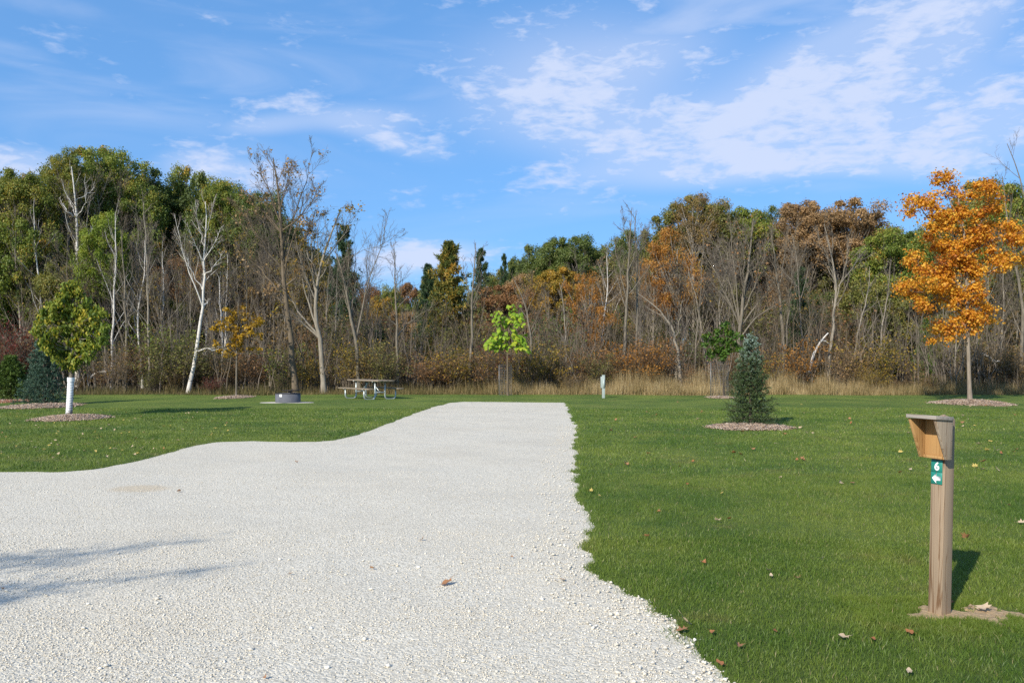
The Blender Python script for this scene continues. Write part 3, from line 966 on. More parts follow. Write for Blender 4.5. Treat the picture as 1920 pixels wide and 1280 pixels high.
def make_conifer(seed, H=9.0, W=2.6, whorls=20, needle=.22, tufts=26, z0=.12, irregular=.3):
    """open pine: whorled branches carrying tufts of needles; unit: metres"""
    rng = np.random.default_rng(seed)
    mt, mn = MB(), MB()
    T = polyline([(0, 0, 0), (.06, .02, H * .5), (0, 0, H)], 10)
    mt.tubes(T[None], np.linspace(.15, .02, 10)[None], 7)
    br = []
    nb_ = whorls * 6
    for k in range(nb_):
        t = z0 + (.985 - z0) * (k + rng.random()) / nb_
        a = rng.random() * 6.28
        L = W * (1 - t) ** .8 * (.55 + .6 * rng.random()) * (1 - irregular * .5 * (rng.random() < .3)) + .14
        sp = np.array([0, 0, t * H])
        dr = np.array([math.cos(a), math.sin(a), -.05 + .75 * t * t + .2 * rng.normal() * .5])
        br.append(polyline([sp, sp + dr * L * .5 + np.array([0, 0, -.08 * L]), sp + dr * L + np.array([0, 0, .12 * L])], 5))
    br = np.array(br)
    mt.tubes(br, np.linspace(.035, .012, 5)[None].repeat(len(br), 0), 4)
    f = .25 + .75 * rng.random((len(br), tufts)) ** .8
    i = np.clip((f * 4).astype(int), 0, 3)
    fr = (f * 4 - i)[..., None]
    bi = np.arange(len(br))[:, None]
    p = br[bi, i] * (1 - fr) + br[bi, i + 1] * fr
    Lb = np.linalg.norm(br[:, -1] - br[:, 0], axis=1)[:, None, None]
    off = rng.normal(size=p.shape) * np.array([1, 1, .6]) * Lb * .14
    p = (p + off)
    n = 7
    pn = np.repeat(p.reshape(-1, 3), n, 0)
    m = len(pn)
    out = norm(np.repeat((br[:, -1] - br[:, 0])[:, None].repeat(tufts, 1).reshape(-1, 3), n, 0))
    d = norm(out * .6 + rng.normal(size=(m, 3)) * .7 + np.array([0, 0, .25]))
    w = norm(np.cross(d, rng.normal(size=(m, 3)))) * needle * .13
    tip = pn + d * needle * (.7 + .6 * rng.random((m, 1)))
    V = np.stack([pn - w, pn + w, tip + w * .5, tip - w * .5], 1).reshape(-1, 3)
    bt = np.repeat(np.repeat(rng.normal(size=len(br)) * .16, tufts), n)
    # inner needles turn first
    inner = np.repeat((1 - f).ravel(), n)
    mn.add(V, (np.arange(m) * 4)[:, None] + np.arange(4)[None], tint=np.repeat(np.clip(.42 + bt + .18 * rng.normal(size=m) + .25 * (inner - .4), 0, 1), 4))
    return mt.mesh('trunk', True), mn.mesh('needles')


def make_spruce(seed, H, W, whorls, per, bl, nb, needles, nl, frost=0.0, nw=.15, ex=.78):
    """dense garden spruce, needle by needle: (trunk+branches, needles)"""
    rng = np.random.default_rng(seed)
    mt, mn = MB(), MB()
    T = polyline([(0, 0, 0), (.01, 0, H * .5), (0, 0, H)], 8)
    mt.tubes(T[None], np.linspace(.05 * H / 2, .006, 8)[None], 7)
    br, tt = [], []
    for k in range(whorls):
        t = .03 + .94 * (k + .25 * rng.random()) / whorls
        n = max(4, int(per * (1 - .45 * t)))
        a0 = rng.random() * 6.28
        for j in range(n):
            a = a0 + j / n * 6.28 + rng.normal() * .15
            L = W * ((1 - t) ** ex) * min(1, (1 - t) / .12 + .12) * (.66 + .48 * rng.random() ** .8) + .05
            s = np.array([0, 0, t * H])
            rise = -.12 + .7 * t + (1.6 * max(t - .82, 0) / .18)
            d = np.array([math.cos(a), math.sin(a), rise])
            br.append(polyline([s, s + d * L * .55 + np.array([0, 0, -.05 * L]), s + d * L + np.array([0, 0, .10 * L])], 5))
            tt.append(t)
    for j in range(3):                     # leader
        br.append(polyline([(0, 0, H * .84), (rng.normal() * .01, rng.normal() * .01, H * .95), (rng.normal() * .02, rng.normal() * .02, H * (1.03 + .02 * j))], 5))
        tt.append(.97)
    br, tt = np.array(br), np.array(tt)
    BR = np.linspace(.010, .003, 5)[None].repeat(len(br), 0)
    mt.tubes(br, BR, 3)
    tw, twr = spawn(br, BR, nb, rng, .15, 1.0, 48, 12, bl, .35, .55, K=3, rr=.5, up=.02, wob=.08, rmin=.0015)
    # flatten the sprays a little and let them hang towards the tips
    allb = np.concatenate([tw, br[:, 2:5]])
    at = np.concatenate([np.repeat(tt, nb), tt])
    m = len(allb)
    f = rng.random((m, needles)) * 1.999
    i = f.astype(int)
    fr = (f - i)[..., None]
    bi = np.arange(m)[:, None]
    p = (allb[bi, i] * (1 - fr) + allb[bi, i + 1] * fr).reshape(-1, 3)
    tan = norm(allb[bi, i + 1] - allb[bi, i]).reshape(-1, 3)
    k = len(p)
    d = norm(tan * .75 + norm(np.cross(tan, rng.normal(size=(k, 3)))) * .8 + np.array([0, 0, .18]))
    w = norm(np.cross(d, rng.normal(size=(k, 3)))) * nl * nw
    tip = p + d * nl * (.7 + .5 * rng.random((k, 1)))
    V = np.stack([p - w, p + w, tip], 1).reshape(-1, 3)
    # new growth at the branch ends and towards the top is the blue one
    fall = (f / 2).ravel()
    tint = .10 + .26 * fall + frost * np.repeat(np.clip((at - .5) * 2.2, 0, 1), needles) * (.5 + .7 * fall) + .09 * rng.normal(size=k) + np.repeat(rng.normal(size=m) * .10, needles)
    mn.add(V, t=(np.arange(k) * 3)[:, None] + np.arange(3)[None], tint=np.repeat(np.clip(tint, 0, 1), 3))
    return mt.mesh('trunk', True), mn.mesh('needles')


# ------------------------------------------------------------------ labels of the many trees: each is told by its look and by the landmark next to it
LAND = [(-330, 'the wood past the small pine'), (20, 'the small round pine'), (83, 'the dark blue spruce'), (128, 'the white trunk guard'), (365, 'the leaning white birch'), (443, 'the yellow sapling'), (540, 'the fire ring'), (692, 'the picnic table'),
        (842, 'the golden pine'), (952, 'the lime green sapling'), (1131, 'the grey utility pedestal'), (1273, 'the arching pale trunk'), (1407, 'the small blue spruce'), (1540, 'the broken white snag'), (1765, 'the wooden sign post'), (1817, 'the orange maple')]
LAND = LAND[1:]
PENDING = []
ORD = ['nearest', 'second', 'third', 'fourth', 'fifth', 'sixth', 'seventh', 'eighth', 'ninth', 'tenth', 'eleventh', 'twelfth', 'thirteenth', 'fourteenth', 'fifteenth', 'sixteenth', 'seventeenth', 'eighteenth', 'nineteenth', 'twentieth']


def later_label(o, desc, px):
    PENDING.append((o, desc, px))


def settle_labels():
    seen = {}
    for o, desc, px in PENDING:
        k = min(range(len(LAND)), key=lambda j: abs(LAND[j][0] - px))
        side = 'left' if px < LAND[k][0] else 'right'
        seen.setdefault((desc, k, side), []).append((abs(px - LAND[k][0]), o))
    for (desc, k, side), lst in seen.items():
        lst.sort(key=lambda t: t[0])
        for r, (_, o) in enumerate(lst):
            if len(lst) == 1:
                o['label'] = f'{desc}, just {side} of {LAND[k][1]}'
            else:
                o['label'] = f'{desc}, {ORD[min(r, 19)]} to the {side} of {LAND[k][1]}'


def wood_z(d):
    return .06 if d > 37 else .0


# ------------------------------------------------------------------ the wood: canopy trees
CROWNS = [make_crown(100 + s, nclump=int(76 + 8 * (s % 3)), npc=340, leaf=.145) for s in range(5)]
SPARSE = [make_crown(140 + s, nclump=52, npc=180, leaf=.12) for s in range(4)]
unit_trunk = MB()
kk = 12
rr_ = np.random.default_rng(5)
wob = np.cumsum(rr_.normal(size=(kk, 2)) * .12, 0) * np.linspace(0, 1, kk)[:, None]
wob -= np.linspace(0, 1, kk)[:, None] * wob[-1]
ra_ = np.arange(8) / 8 * 2 * np.pi
uv_ = [(wob[k_, 0] + math.cos(b_) * r_, wob[k_, 1] + math.sin(b_) * r_, k_ / (kk - 1)) for k_, r_ in enumerate(np.linspace(1.15, .72, kk)) for b_ in ra_]
unit_trunk.add(uv_, [(k_ * 8 + i_, k_ * 8 + (i_ + 1) % 8, k_ * 8 + 8 + (i_ + 1) % 8, k_ * 8 + 8 + i_) for k_ in range(kk - 1) for i_ in range(8)])
unit_trunk = unit_trunk.mesh('trunk', True)
rs = random.Random(4)


def canopy_tree(cx, top, bot, wpx, d, leaf, desc, bark='grey_bark', sparse=False, name='broadleaf_tree', px_base=None, var=None, rpx=6, group='leafy trees of the wood'):
    """crown given by its pixel box at depth d"""
    x = (cx - CX) / F * d
    ztop = CAMH + (HY - top) / F * d
    zbot = max(CAMH + (HY - bot) / F * d, 1.2)
    w = wpx / F * d
    bx = x if px_base is None else (px_base - CX) / F * d
    z0 = wood_z(d)
    t = thing(name, None, 'tree', (bx, d, z0), 0, group)
    lib = SPARSE if sparse else CROWNS
    fm, lm = lib[rs.randrange(len(lib)) if var is None else var % len(lib)]
    rz = rs.random() * 6.28
    s = (w / 6.0, w / 6.0, (ztop - zbot) / 6.2)
    off = (x - bx, 0, zbot - z0)
    s = (s[0] * 1.22, s[1] * 1.22, s[2] * 1.04)
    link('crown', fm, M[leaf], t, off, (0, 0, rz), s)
    link('limb', lm, M[bark], t, off, (0, 0, rz), s)
    rad = max(rpx / F * d / 2, .05)
    tr = link('trunk', unit_trunk, M[bark], t, (0, 0, -.1), (0, 0, rs.random() * 6.28), (rad, rad, zbot - z0 + .5 * (ztop - zbot) * .3 + .1))
    if px_base is not None:
        v = Vector((x - bx, 0, zbot - z0 + .4))
        tr.rotation_euler = v.to_track_quat('Z', 'Y').to_euler()
        tr.scale = (rad, rad, v.length)
    later_label(t, desc, cx)
    return t


G1, G2, G3 = 'green oak-like tree of the wood', 'dark green tall tree of the wood', 'olive green tree of the wood'
canopy = [
    # left wood
    (-70, 330, 560, 150, 48, 'green_oak', G1), (-10, 312, 540, 120, 47, 'olive', G3), (38, 306, 470, 100, 45, 'yellow_green', 'yellowish green tree of the wood'), (60, 400, 610, 100, 44, 'green_oak', G1), (98, 322, 560, 110, 53, 'dark_green', G2),
    (178, 284, 470, 110, 49, 'green_oak', G1), (128, 284, 400, 64, 46, 'yellow_green', 'yellowish green tree of the wood'), (222, 288, 500, 112, 51, 'green_oak', G1), (198, 405, 580, 78, 42.5, 'bright_green', 'bright green lower tree of the wood'),
    (115, 480, 640, 95, 43, 'olive', G3), (282, 318, 480, 116, 53, 'dark_green', G2), (250, 330, 520, 90, 49, 'green_oak', G1), (345, 326, 540, 90, 54, 'green_oak', G1), (318, 345, 520, 80, 58, 'dark_green', G2), (392, 338, 560, 104, 52, 'dark_green', G2),
    (440, 352, 560, 100, 56, 'dark_green', G2), (495, 350, 500, 92, 50, 'dark_green', G2), (470, 420, 580, 110, 58, 'olive', G3), (20, 450, 640, 120, 56, 'dark_green', G2), (160, 430, 620, 130, 60, 'dark_green', G2),
    (300, 440, 640, 140, 62, 'dark_green', G2), (400, 450, 640, 130, 64, 'olive', G3), (540, 440, 620, 120, 60, 'olive', G3), (590, 470, 640, 100, 58, 'brush_olive', 'brownish olive tree of the wood'),
    (45, 470, 640, 90, 50, 'green_oak', G1),
    (-40, 400, 640, 120, 44, 'green_oak', G1), (250, 470, 660, 90, 52, 'dark_green', G2), (150, 350, 520, 90, 47.5, 'green_oak', G1), (60, 350, 520, 90, 49, 'green_oak', G1), (330, 400, 600, 110, 60, 'dark_green', G2), (420, 330, 470, 80, 51, 'green_oak', G1),
    (200, 350, 480, 90, 50, 'green_oak', G1), (310, 560, 690, 110, 45, 'olive', G3), (520, 400, 540, 90, 57, 'dark_green', G2), (10, 360, 500, 90, 46, 'olive', G3), (400, 560, 690, 100, 50, 'brush_olive', 'brownish olive tree of the wood'),
    # gap and far autumn trees
    (640, 500, 660, 90, 70, 'golden', 'golden brown tree deep in the wood'), (705, 560, 690, 70, 85, 'golden', 'golden brown tree deep in the wood'), (735, 530, 680, 60, 95, 'yellow_green', 'small far yellowish tree beyond the gap'),
    (770, 536, 690, 66, 100, 'rust', 'small far rusty tree beyond the gap'), (700, 528, 690, 60, 105, 'rust', 'small far rusty tree beyond the gap'), (805, 520, 690, 60, 90, 'olive', G3), (752, 575, 700, 80, 75, 'bronze', 'bronze brown tree deep in the wood'),
    # middle
    (925, 500, 660, 80, 66, 'olive', G3), (965, 488, 640, 60, 62, 'dark_green', G2), (1005, 466, 600, 72, 60, 'dark_green', G2), (1042, 452, 590, 84, 58, 'dark_green', G2), (1090, 446, 580, 90, 57, 'dark_green', G2), (1122, 462, 600, 60, 60, 'green_oak', G1),
    (940, 530, 660, 110, 48, 'rust', 'rusty brown leafy tree of the wood'), (1050, 505, 640, 112, 50, 'golden', 'golden brown tree deep in the wood'), (985, 520, 660, 90, 56, 'bronze', 'bronze brown tree deep in the wood'),
    (1150, 455, 640, 80, 60, 'olive', G3), (1192, 440, 600, 84, 58, 'dark_green', G2), (1230, 425, 600, 80, 56, 'olive', G3), (1160, 520, 680, 110, 52, 'brush_brown', 'brown thinly leaved tree of the wood'),
    # right
    (1290, 372, 520, 110, 54, 'olive', G3), (1345, 372, 520, 100, 53, 'olive', G3), (1395, 378, 540, 100, 55, 'green_oak', G1), (1432, 384, 520, 70, 57, 'dark_green', G2),
    (1515, 380, 520, 110, 53, 'bronze', 'broad bronze crowned oak of the wood'), (1590, 372, 520, 130, 52, 'bronze', 'broad bronze crowned oak of the wood'), (1545, 440, 600, 130, 58, 'olive', G3), (1470, 440, 620, 110, 60, 'brush_olive', 'brownish olive tree of the wood'),
    (1662, 420, 590, 120, 47, 'green_oak', G1), (1700, 430, 600, 90, 52, 'green_oak', G1), (1640, 520, 680, 110, 45, 'olive', G3), (1735, 450, 640, 100, 56, 'dark_green', G2), (1850, 345, 560, 130, 51, 'olive', G3), (1905, 338, 560, 110, 49, 'green_oak', G1),
    (1960, 350, 600, 140, 50, 'green_oak', G1), (1790, 420, 640, 110, 58, 'dark_green', G2), (1880, 470, 660, 120, 46, 'olive', G3), (1800, 370, 520, 90, 55, 'olive', G3),
    (1330, 470, 640, 120, 62, 'brush_olive', 'brownish olive tree of the wood'), (1420, 500, 660, 130, 60, 'brush_olive', 'brownish olive tree of the wood'), (1250, 500, 660, 120, 62, 'brush_brown', 'brown thinly leaved tree of the wood'),
    (1600, 500, 660, 120, 62, 'dark_green', G2), (1510, 540, 680, 90, 48, 'dark_green', G2), (2010, 400, 640, 140, 48, 'olive', G3), (-120, 420, 640, 130, 46, 'dark_green', G2),
]
rq = random.Random(31)
for c in canopy:
    canopy_tree(*c)
for c in canopy:                           # the rows behind them
    if c[4] < 62 and not 640 < c[0] < 830:
        canopy_tree(c[0] + rq.uniform(-45, 45), c[1] + rq.uniform(10, 70), c[2] + rq.uniform(-20, 90), c[3] * rq.uniform(.9, 1.25), c[4] + rq.uniform(5, 10), c[5], c[6])
sparse = [
    (1268, 425, 610, 110, 45, 'orange', 'sparsely leaved orange brown tree'), (1225, 480, 600, 66, 46, 'orange', 'sparsely leaved orange brown tree'), (1104, 508, 670, 88, 44, 'orange', 'sparsely leaved orange brown tree'),
    (1300, 363, 480, 100, 52, 'brush_brown', 'thin pale brown treetop'), (1375, 520, 660, 110, 50, 'brush_olive', 'thin olive leaved tree'), (1560, 520, 660, 100, 50, 'brush_olive', 'thin olive leaved tree'),
    (560, 480, 640, 120, 50, 'golden', 'thin golden brown leaved tree'), (350, 480, 660, 100, 48, 'rust', 'thin rusty leaved tree'), (620, 560, 680, 90, 48, 'golden', 'thin golden brown leaved tree'), (700, 590, 700, 100, 52, 'rust', 'thin rusty leaved tree'),
    (900, 560, 690, 80, 46, 'rust', 'thin rusty leaved tree'), (1010, 590, 700, 100, 46, 'bronze', 'thin bronze leaved tree'), (240, 500, 660, 110, 47, 'brush_olive', 'thin olive leaved tree'), (1760, 560, 690, 100, 46, 'brush_olive', 'thin olive leaved tree'),
    (1440, 450, 600, 110, 56, 'bronze', 'thin bronze leaved tree'), (60, 540, 680, 120, 46, 'brush_olive', 'thin olive leaved tree'), (490, 540, 680, 110, 47, 'brush_brown', 'thin brown leaved tree'), (1210, 560, 690, 110, 50, 'brush_olive', 'thin olive leaved tree'),
]
for c in sparse:
    canopy_tree(*c, sparse=True, bark='pale_bark', rpx=4.5, group='thinly leaved trees of the wood')

# far wood closing the view between the trunks: one mass
mb = MB()
rf = np.random.default_rng(77)
n = 700
cx = rf.random(n) * 190 - 95
cd = 80 + 14 * rf.random(n)
hmax = np.interp(cx / cd * F + CX, [-400, 300, 560, 640, 690, 800, 900, 1150, 1300, 2300], [8.5, 8.5, 7, 5, 3.2, 3.2, 6, 7.5, 8.5, 8.5])
cz = .6 + rf.random(n) * (hmax - .6)
C = np.stack([cx, cd, cz], -1)
clump_leaves(mb, C, 1.1 + .8 * rf.random(n), 90, .46, rf, clumpsd=.25)
tx = rf.random(160) * 190 - 95
td = 78 + 12 * rf.random(160)
TP = np.stack([np.stack([tx, td, np.zeros(160)], -1), np.stack([tx + rf.normal(size=160) * .3, td, np.full(160, 3.)], -1), np.stack([tx + rf.normal(size=160) * .5, td, 4.5 + 3 * rf.random(160)], -1)], 1)
mb.tubes(TP, np.linspace(.14, .06, 3)[None].repeat(160, 0), 5)
tag(link('far_woods', mb.mesh('far_woods'), M['far_leaf']), 'far dark brown and green depth of the wood', kind='stuff')

# conifers of the wood
con = [make_conifer(300, 9, 3.0, 22, irregular=.7, tufts=30), make_conifer(301, 9, 2.5, 16, irregular=.9, tufts=22)]


def conifer(px, top, base_d, wpx, leaf, label, var=0):
    h = CAMH + (HY - top) / F * base_d
    t = thing('pine_tree', label, 'tree', ((px - CX) / F * base_d, base_d, wood_z(base_d)), rs.random() * 6, 'pines of the wood')
    w = wpx / F * base_d
    s = (w / 4.4, w / 4.4, h / 9)
    link('trunk', con[var][0], M['dark_bark'], t, scale=s)
    link('needles', con[var][1], M[leaf], t, scale=s)
    return t


conifer(842, 458, 45, 118, 'gold_needle', 'big golden brown pine between the picnic table and the lime green sapling')
conifer(803, 500, 49, 70, 'pine_needle', 'dark green pine half hidden behind the left flank of the golden pine')
conifer(646, 428, 47, 92, 'pine_needle', 'dark green pine rising behind the picnic table', 1)
conifer(902, 470, 51, 70, 'pine_needle', 'slim dark pine behind the right flank of the golden pine', 1)
conifer(945, 480, 60, 40, 'pine_needle', 'small dark pine spire above the lime green sapling', 1)
conifer(1502, 505, 44, 70, 'pine_needle', 'dark hemlock-like pine left of the broken white snag', 1)
conifer(1735, 600, 42, 50, 'small_pine', 'small green pine in the brush left of the orange maple', 1)
conifer(710, 610, 44, 60, 'pine_needle', 'low dark pine in the brush just right of the picnic table', 1)

# ------------------------------------------------------------------ the wood: hand-placed bare trees
def px_path(pts, d, rng, drift=.0):
    out = []
    dd = 0.0
    for i, (x, y) in enumerate(pts):
        dd += drift * rng.normal() if i else 0
        out.append(P(x, y, d + dd))
    return np.array(out)


def hero(name, label, d, trunk, r0, limbs, bark, twig='twig', seed=0, n2=8, n3=6, n4=0, len2=.38, leaves=0, leaf=.12, leafmat=None, group=None, limb_r=.55, top=.1, ang=34, up=.1):
    rng = np.random.default_rng(seed + 900)
    pts = px_path(trunk, d, rng)
    base = np.array([pts[0][0], d, wood_z(d)])
    t = thing(name, label, 'tree', base, 0, group)
    Tk = polyline(np.concatenate([[base - np.array([0, 0, .15])], pts[1:]]) - base, 14)
    Tk[2:] += rng.normal(size=(12, 3)) * np.array([.02, .02, .01])
    TR = r0 * np.linspace(1, top, 14) ** .8
    TR[0] *= 1.3
    TR[1] *= 1.08
    mt, mw = MB(), MB()
    mt.tubes(Tk[None], TR[None], 9)
    LL, LR = [], []
    for lp in limbs:
        lpts = px_path(lp, d, rng, .35) - base
        i = int(np.argmin(np.linalg.norm(Tk - lpts[0], axis=1)))
        lpts[0] = Tk[i]
        q_ = polyline(lpts, 9)
        q_[1:] += rng.normal(size=(8, 3)) * .03
        LL.append(q_)
        LR.append(TR[i] * limb_r * np.linspace(1, .13, 9))
    if LL:
        LL, LR = np.array(LL), np.array(LR)
        mt.tubes(LL, LR, 6)
        res = lambda A, k: np.array([polyline(a, k) for a in A])
        Tc = res([Tk[len(Tk) // 3:]], 9)
        S, SR = np.concatenate([LL, Tc]), np.concatenate([LR, np.interp(np.linspace(5, 13, 9), np.arange(14), TR)[None]])
    else:
        S, SR = Tk[None], TR[None]
    L2, R2 = spawn(S, SR, n2, rng, .25, 1, ang, 10, len2, .4, .72, K=6, rr=.42, up=up, wob=.1, rmin=.009)
    mt.tubes(L2, R2, 4)
    L3, R3 = spawn(L2, R2, n3, rng, .2, 1, 34, 11, .46, .4, .4, K=5, rr=.6, up=.07, wob=.13, rmin=.0065)
    mw.tubes(L3, R3, 3)
    if n4:
        L4, R4 = spawn(L3, R3, n4, rng, .2, 1, 36, 12, .5, .4, .4, K=3, rr=.6, up=.05, wob=.14, rmin=.005)
        mw.tubes(L4, R4, 3)
    link('trunk', mt.mesh('trunk', True), M[bark], t)
    tag(link('twigs', mw.mesh('twigs'), M[twig], t), kind='stuff')
    if leaves:
        ml = MB()
        src = L4 if n4 else L3
        # leaves hang on in bunches
        bunch = rng.integers(len(src), size=max(leaves // 7, 1))
        i = bunch[rng.integers(len(bunch), size=leaves)]
        p = src[i, rng.integers(1, src.shape[1], size=leaves)] + rng.normal(size=(leaves, 3)) * .12
        leaf_quads(ml, p, rng.normal(size=(leaves, 3)) + np.array([0, 0, .4]), leaf * (.6 + .8 * rng.random(leaves)), rng, .5 + .22 * rng.normal(size=leaves))
        link('foliage', ml.mesh('foliage'), M[leafmat], t)
    return t


hero('birch_tree', 'white birch leaning right, its pale forked limbs bare against the wood', 37.5, [(352, 738), (355, 718), (367, 672), (382, 566), (382, 496), (386, 425), (387, 378)], .095,
     [[(379, 578), (363, 530), (337, 462), (327, 403)], [(382, 490), (401, 458), (416, 426)], [(382, 500), (360, 445), (343, 412)], [(381, 545), (350, 488), (331, 450)], [(382, 530), (402, 500), (418, 472)], [(380, 575), (388, 568), (392, 562)],
      [(370, 655), (395, 652), (430, 664)], [(386, 430), (397, 400), (402, 370)], [(384, 470), (372, 420), (366, 380)]], 'birch_bark', 'pale_twig', 1, n2=10, n3=7, n4=3, len2=.3)
hero('bare_tree', 'tall nearly bare grey tree behind the fire ring with last brown leaves', 36.9, [(555, 740), (554, 725), (545, 618), (532, 545), (530, 496), (526, 399), (521, 332), (512, 296)], .145,
     [[(531, 505), (545, 420), (569, 357), (581, 306), (587, 283)], [(530, 510), (503, 478), (476, 429), (444, 380)], [(531, 520), (552, 479), (580, 430), (606, 400)], [(533, 560), (505, 520), (480, 500), (455, 470)],
      [(527, 420), (512, 370), (490, 325), (470, 300)], [(525, 400), (535, 350), (548, 310)], [(532, 545), (556, 520), (585, 500)], [(540, 590), (520, 560), (500, 545)], [(526, 430), (500, 400), (465, 372)], [(545, 420), (570, 400), (600, 350)]],
     'brown_bark', 'twig', 2, n2=11, n3=8, n4=5, leaves=900, leaf=.115, leafmat='bronze', len2=.40)
hero('bare_tree', 'whitish bare tree with a low fork between the fire ring and the picnic table', 37.0, [(608, 738), (607, 715), (602, 640), (592, 618), (590, 534), (594, 509), (608, 480), (622, 430), (640, 390)], .125,
     [[(596, 626), (573, 555), (564, 509), (560, 460)], [(593, 624), (543, 564), (530, 530)], [(590, 545), (582, 500), (585, 450), (590, 400)], [(597, 505), (625, 470), (655, 420), (668, 390)], [(602, 640), (560, 600), (540, 570)], [(592, 520), (575, 470), (568, 420)]],
     'pale_bark', 'pale_twig', 3, n2=9, n3=6, n4=4, leaves=450, leaf=.13, leafmat='golden')
hero('bare_tree', 'bare forked grey tree leaning away behind the picnic table', 37.1, [(674, 738), (673, 705), (666, 631), (653, 572), (648, 534), (638, 498), (628, 470)], .10,
     [[(669, 640), (685, 540), (712, 471), (725, 446), (722, 412)], [(712, 471), (735, 452), (752, 436)], [(655, 580), (663, 556), (670, 548)], [(650, 545), (655, 500), (650, 460)]],
     'grey_bark', 'twig', 4, n2=8, n3=6, n4=3)
hero('bare_tree', 'slim bare tree right of the picnic table against the gap', 37.8, [(746, 740), (745, 712), (744, 600), (741, 520), (739, 458)], .075,
     [[(746, 640), (756, 616), (780, 593), (820, 570)], [(744, 620), (725, 590), (715, 560)]], 'grey_bark', 'twig', 5, n2=16, n3=6, n4=3, len2=.28, ang=38)
hero('bare_tree', 'slim bare tree with few twigs left of the lime green sapling', 37.9, [(879, 740), (880, 715), (884, 655), (886, 541), (889, 499), (892, 455)], .085,
     [[(886, 560), (872, 520), (868, 480)], [(887, 520), (902, 480), (910, 455)]], 'grey_bark', 'twig', 6, n2=10, n3=5, len2=.26)
hero('bare_tree', 'slim tree curving left just right of the lime green sapling', 38.4, [(997, 740), (997, 700), (997, 631), (987, 577), (975, 545), (960, 520)], .075, [[(996, 640), (1005, 610), (1003, 580)]], 'grey_bark', 'twig', 7, n2=10, n3=5)
hero('bare_tree', 'tall straight bare grey tree just behind the utility pedestal to its right', 39.2, [(1168, 740), (1168, 700), (1173, 595), (1179, 476), (1183, 410)], .10,
     [[(1174, 560), (1160, 500), (1152, 450)], [(1178, 500), (1196, 460), (1204, 420)], [(1180, 450), (1168, 420), (1163, 395)]], 'grey_bark', 'twig', 8, n2=11, n3=6, n4=4, len2=.30)
hero('bare_tree', 'tall slim bare tree second right of the utility pedestal', 40.0, [(1193, 740), (1194, 640), (1196, 507), (1190, 430), (1192, 395)], .08, [[(1195, 520), (1208, 470), (1216, 420)]], 'grey_bark', 'twig', 9, n2=10, n3=6, n4=3)
hero('arching_tree', 'pale arching trunk bending left over the rusty brush', 38.6, [(1277, 740), (1273, 687), (1267, 627), (1251, 595), (1225, 570), (1198, 550)], .09, [[(1268, 640), (1276, 600), (1280, 560)]], 'pale_bark', 'pale_twig', 10, n2=7, n3=4)
hero('bare_tree', 'wide fan-shaped bare grey tree behind the small blue spruce', 39.0, [(1386, 740), (1386, 643), (1389, 595), (1396, 540), (1408, 471), (1412, 410)], .115,
     [[(1387, 610), (1372, 540), (1352, 480), (1330, 440)], [(1388, 600), (1380, 520), (1372, 450), (1366, 400)], [(1388, 605), (1412, 580), (1440, 545), (1466, 500)], [(1389, 595), (1420, 520), (1440, 450)], [(1388, 600), (1360, 560), (1325, 520)],
      [(1392, 570), (1395, 490), (1392, 420)], [(1395, 550), (1425, 480), (1455, 430)], [(1386, 640), (1420, 590), (1460, 570), (1480, 560)], [(1388, 610), (1350, 530), (1335, 490), (1312, 470)]], 'grey_bark', 'pale_twig', 11, n2=13, n3=7, n4=4, leaves=300, leaf=.12, leafmat='rust', limb_r=.5, len2=.3)
hero('bare_tree', 'thick grey double trunk right of the small blue spruce', 39.4, [(1473, 740), (1472, 690), (1466, 595), (1461, 535), (1450, 470), (1446, 430)], .10, [[(1470, 660), (1480, 590), (1482, 520), (1490, 440)], [(1463, 550), (1470, 490), (1478, 430)]], 'grey_bark', 'twig', 12, n2=10, n3=6, n4=3)
hero('bare_tree', 'tall pale bare tree just right of the broken white snag', 40.0, [(1553, 740), (1554, 683), (1564, 597), (1570, 542), (1560, 480), (1545, 420)], .095, [[(1569, 560), (1585, 500), (1592, 440)], [(1568, 530), (1552, 480), (1530, 430)], [(1570, 540), (1600, 500), (1620, 470)]], 'pale_bark', 'pale_twig', 13, n2=10, n3=6, n4=3)
hero('birch_tree', 'pale barked tree with a white forked top above the guarded young tree', 44.0, [(146, 738), (146, 640), (145, 530), (144, 416), (138, 350), (134, 312)], .135,
     [[(144, 416), (158, 388), (162, 352), (160, 330)], [(144, 420), (124, 396), (110, 370)], [(141, 395), (128, 370), (118, 350)], [(160, 385), (172, 360), (176, 345)], [(145, 470), (168, 440), (180, 420)]], 'birch_bark', 'pale_twig', 14, n2=6, n3=4, len2=.3)
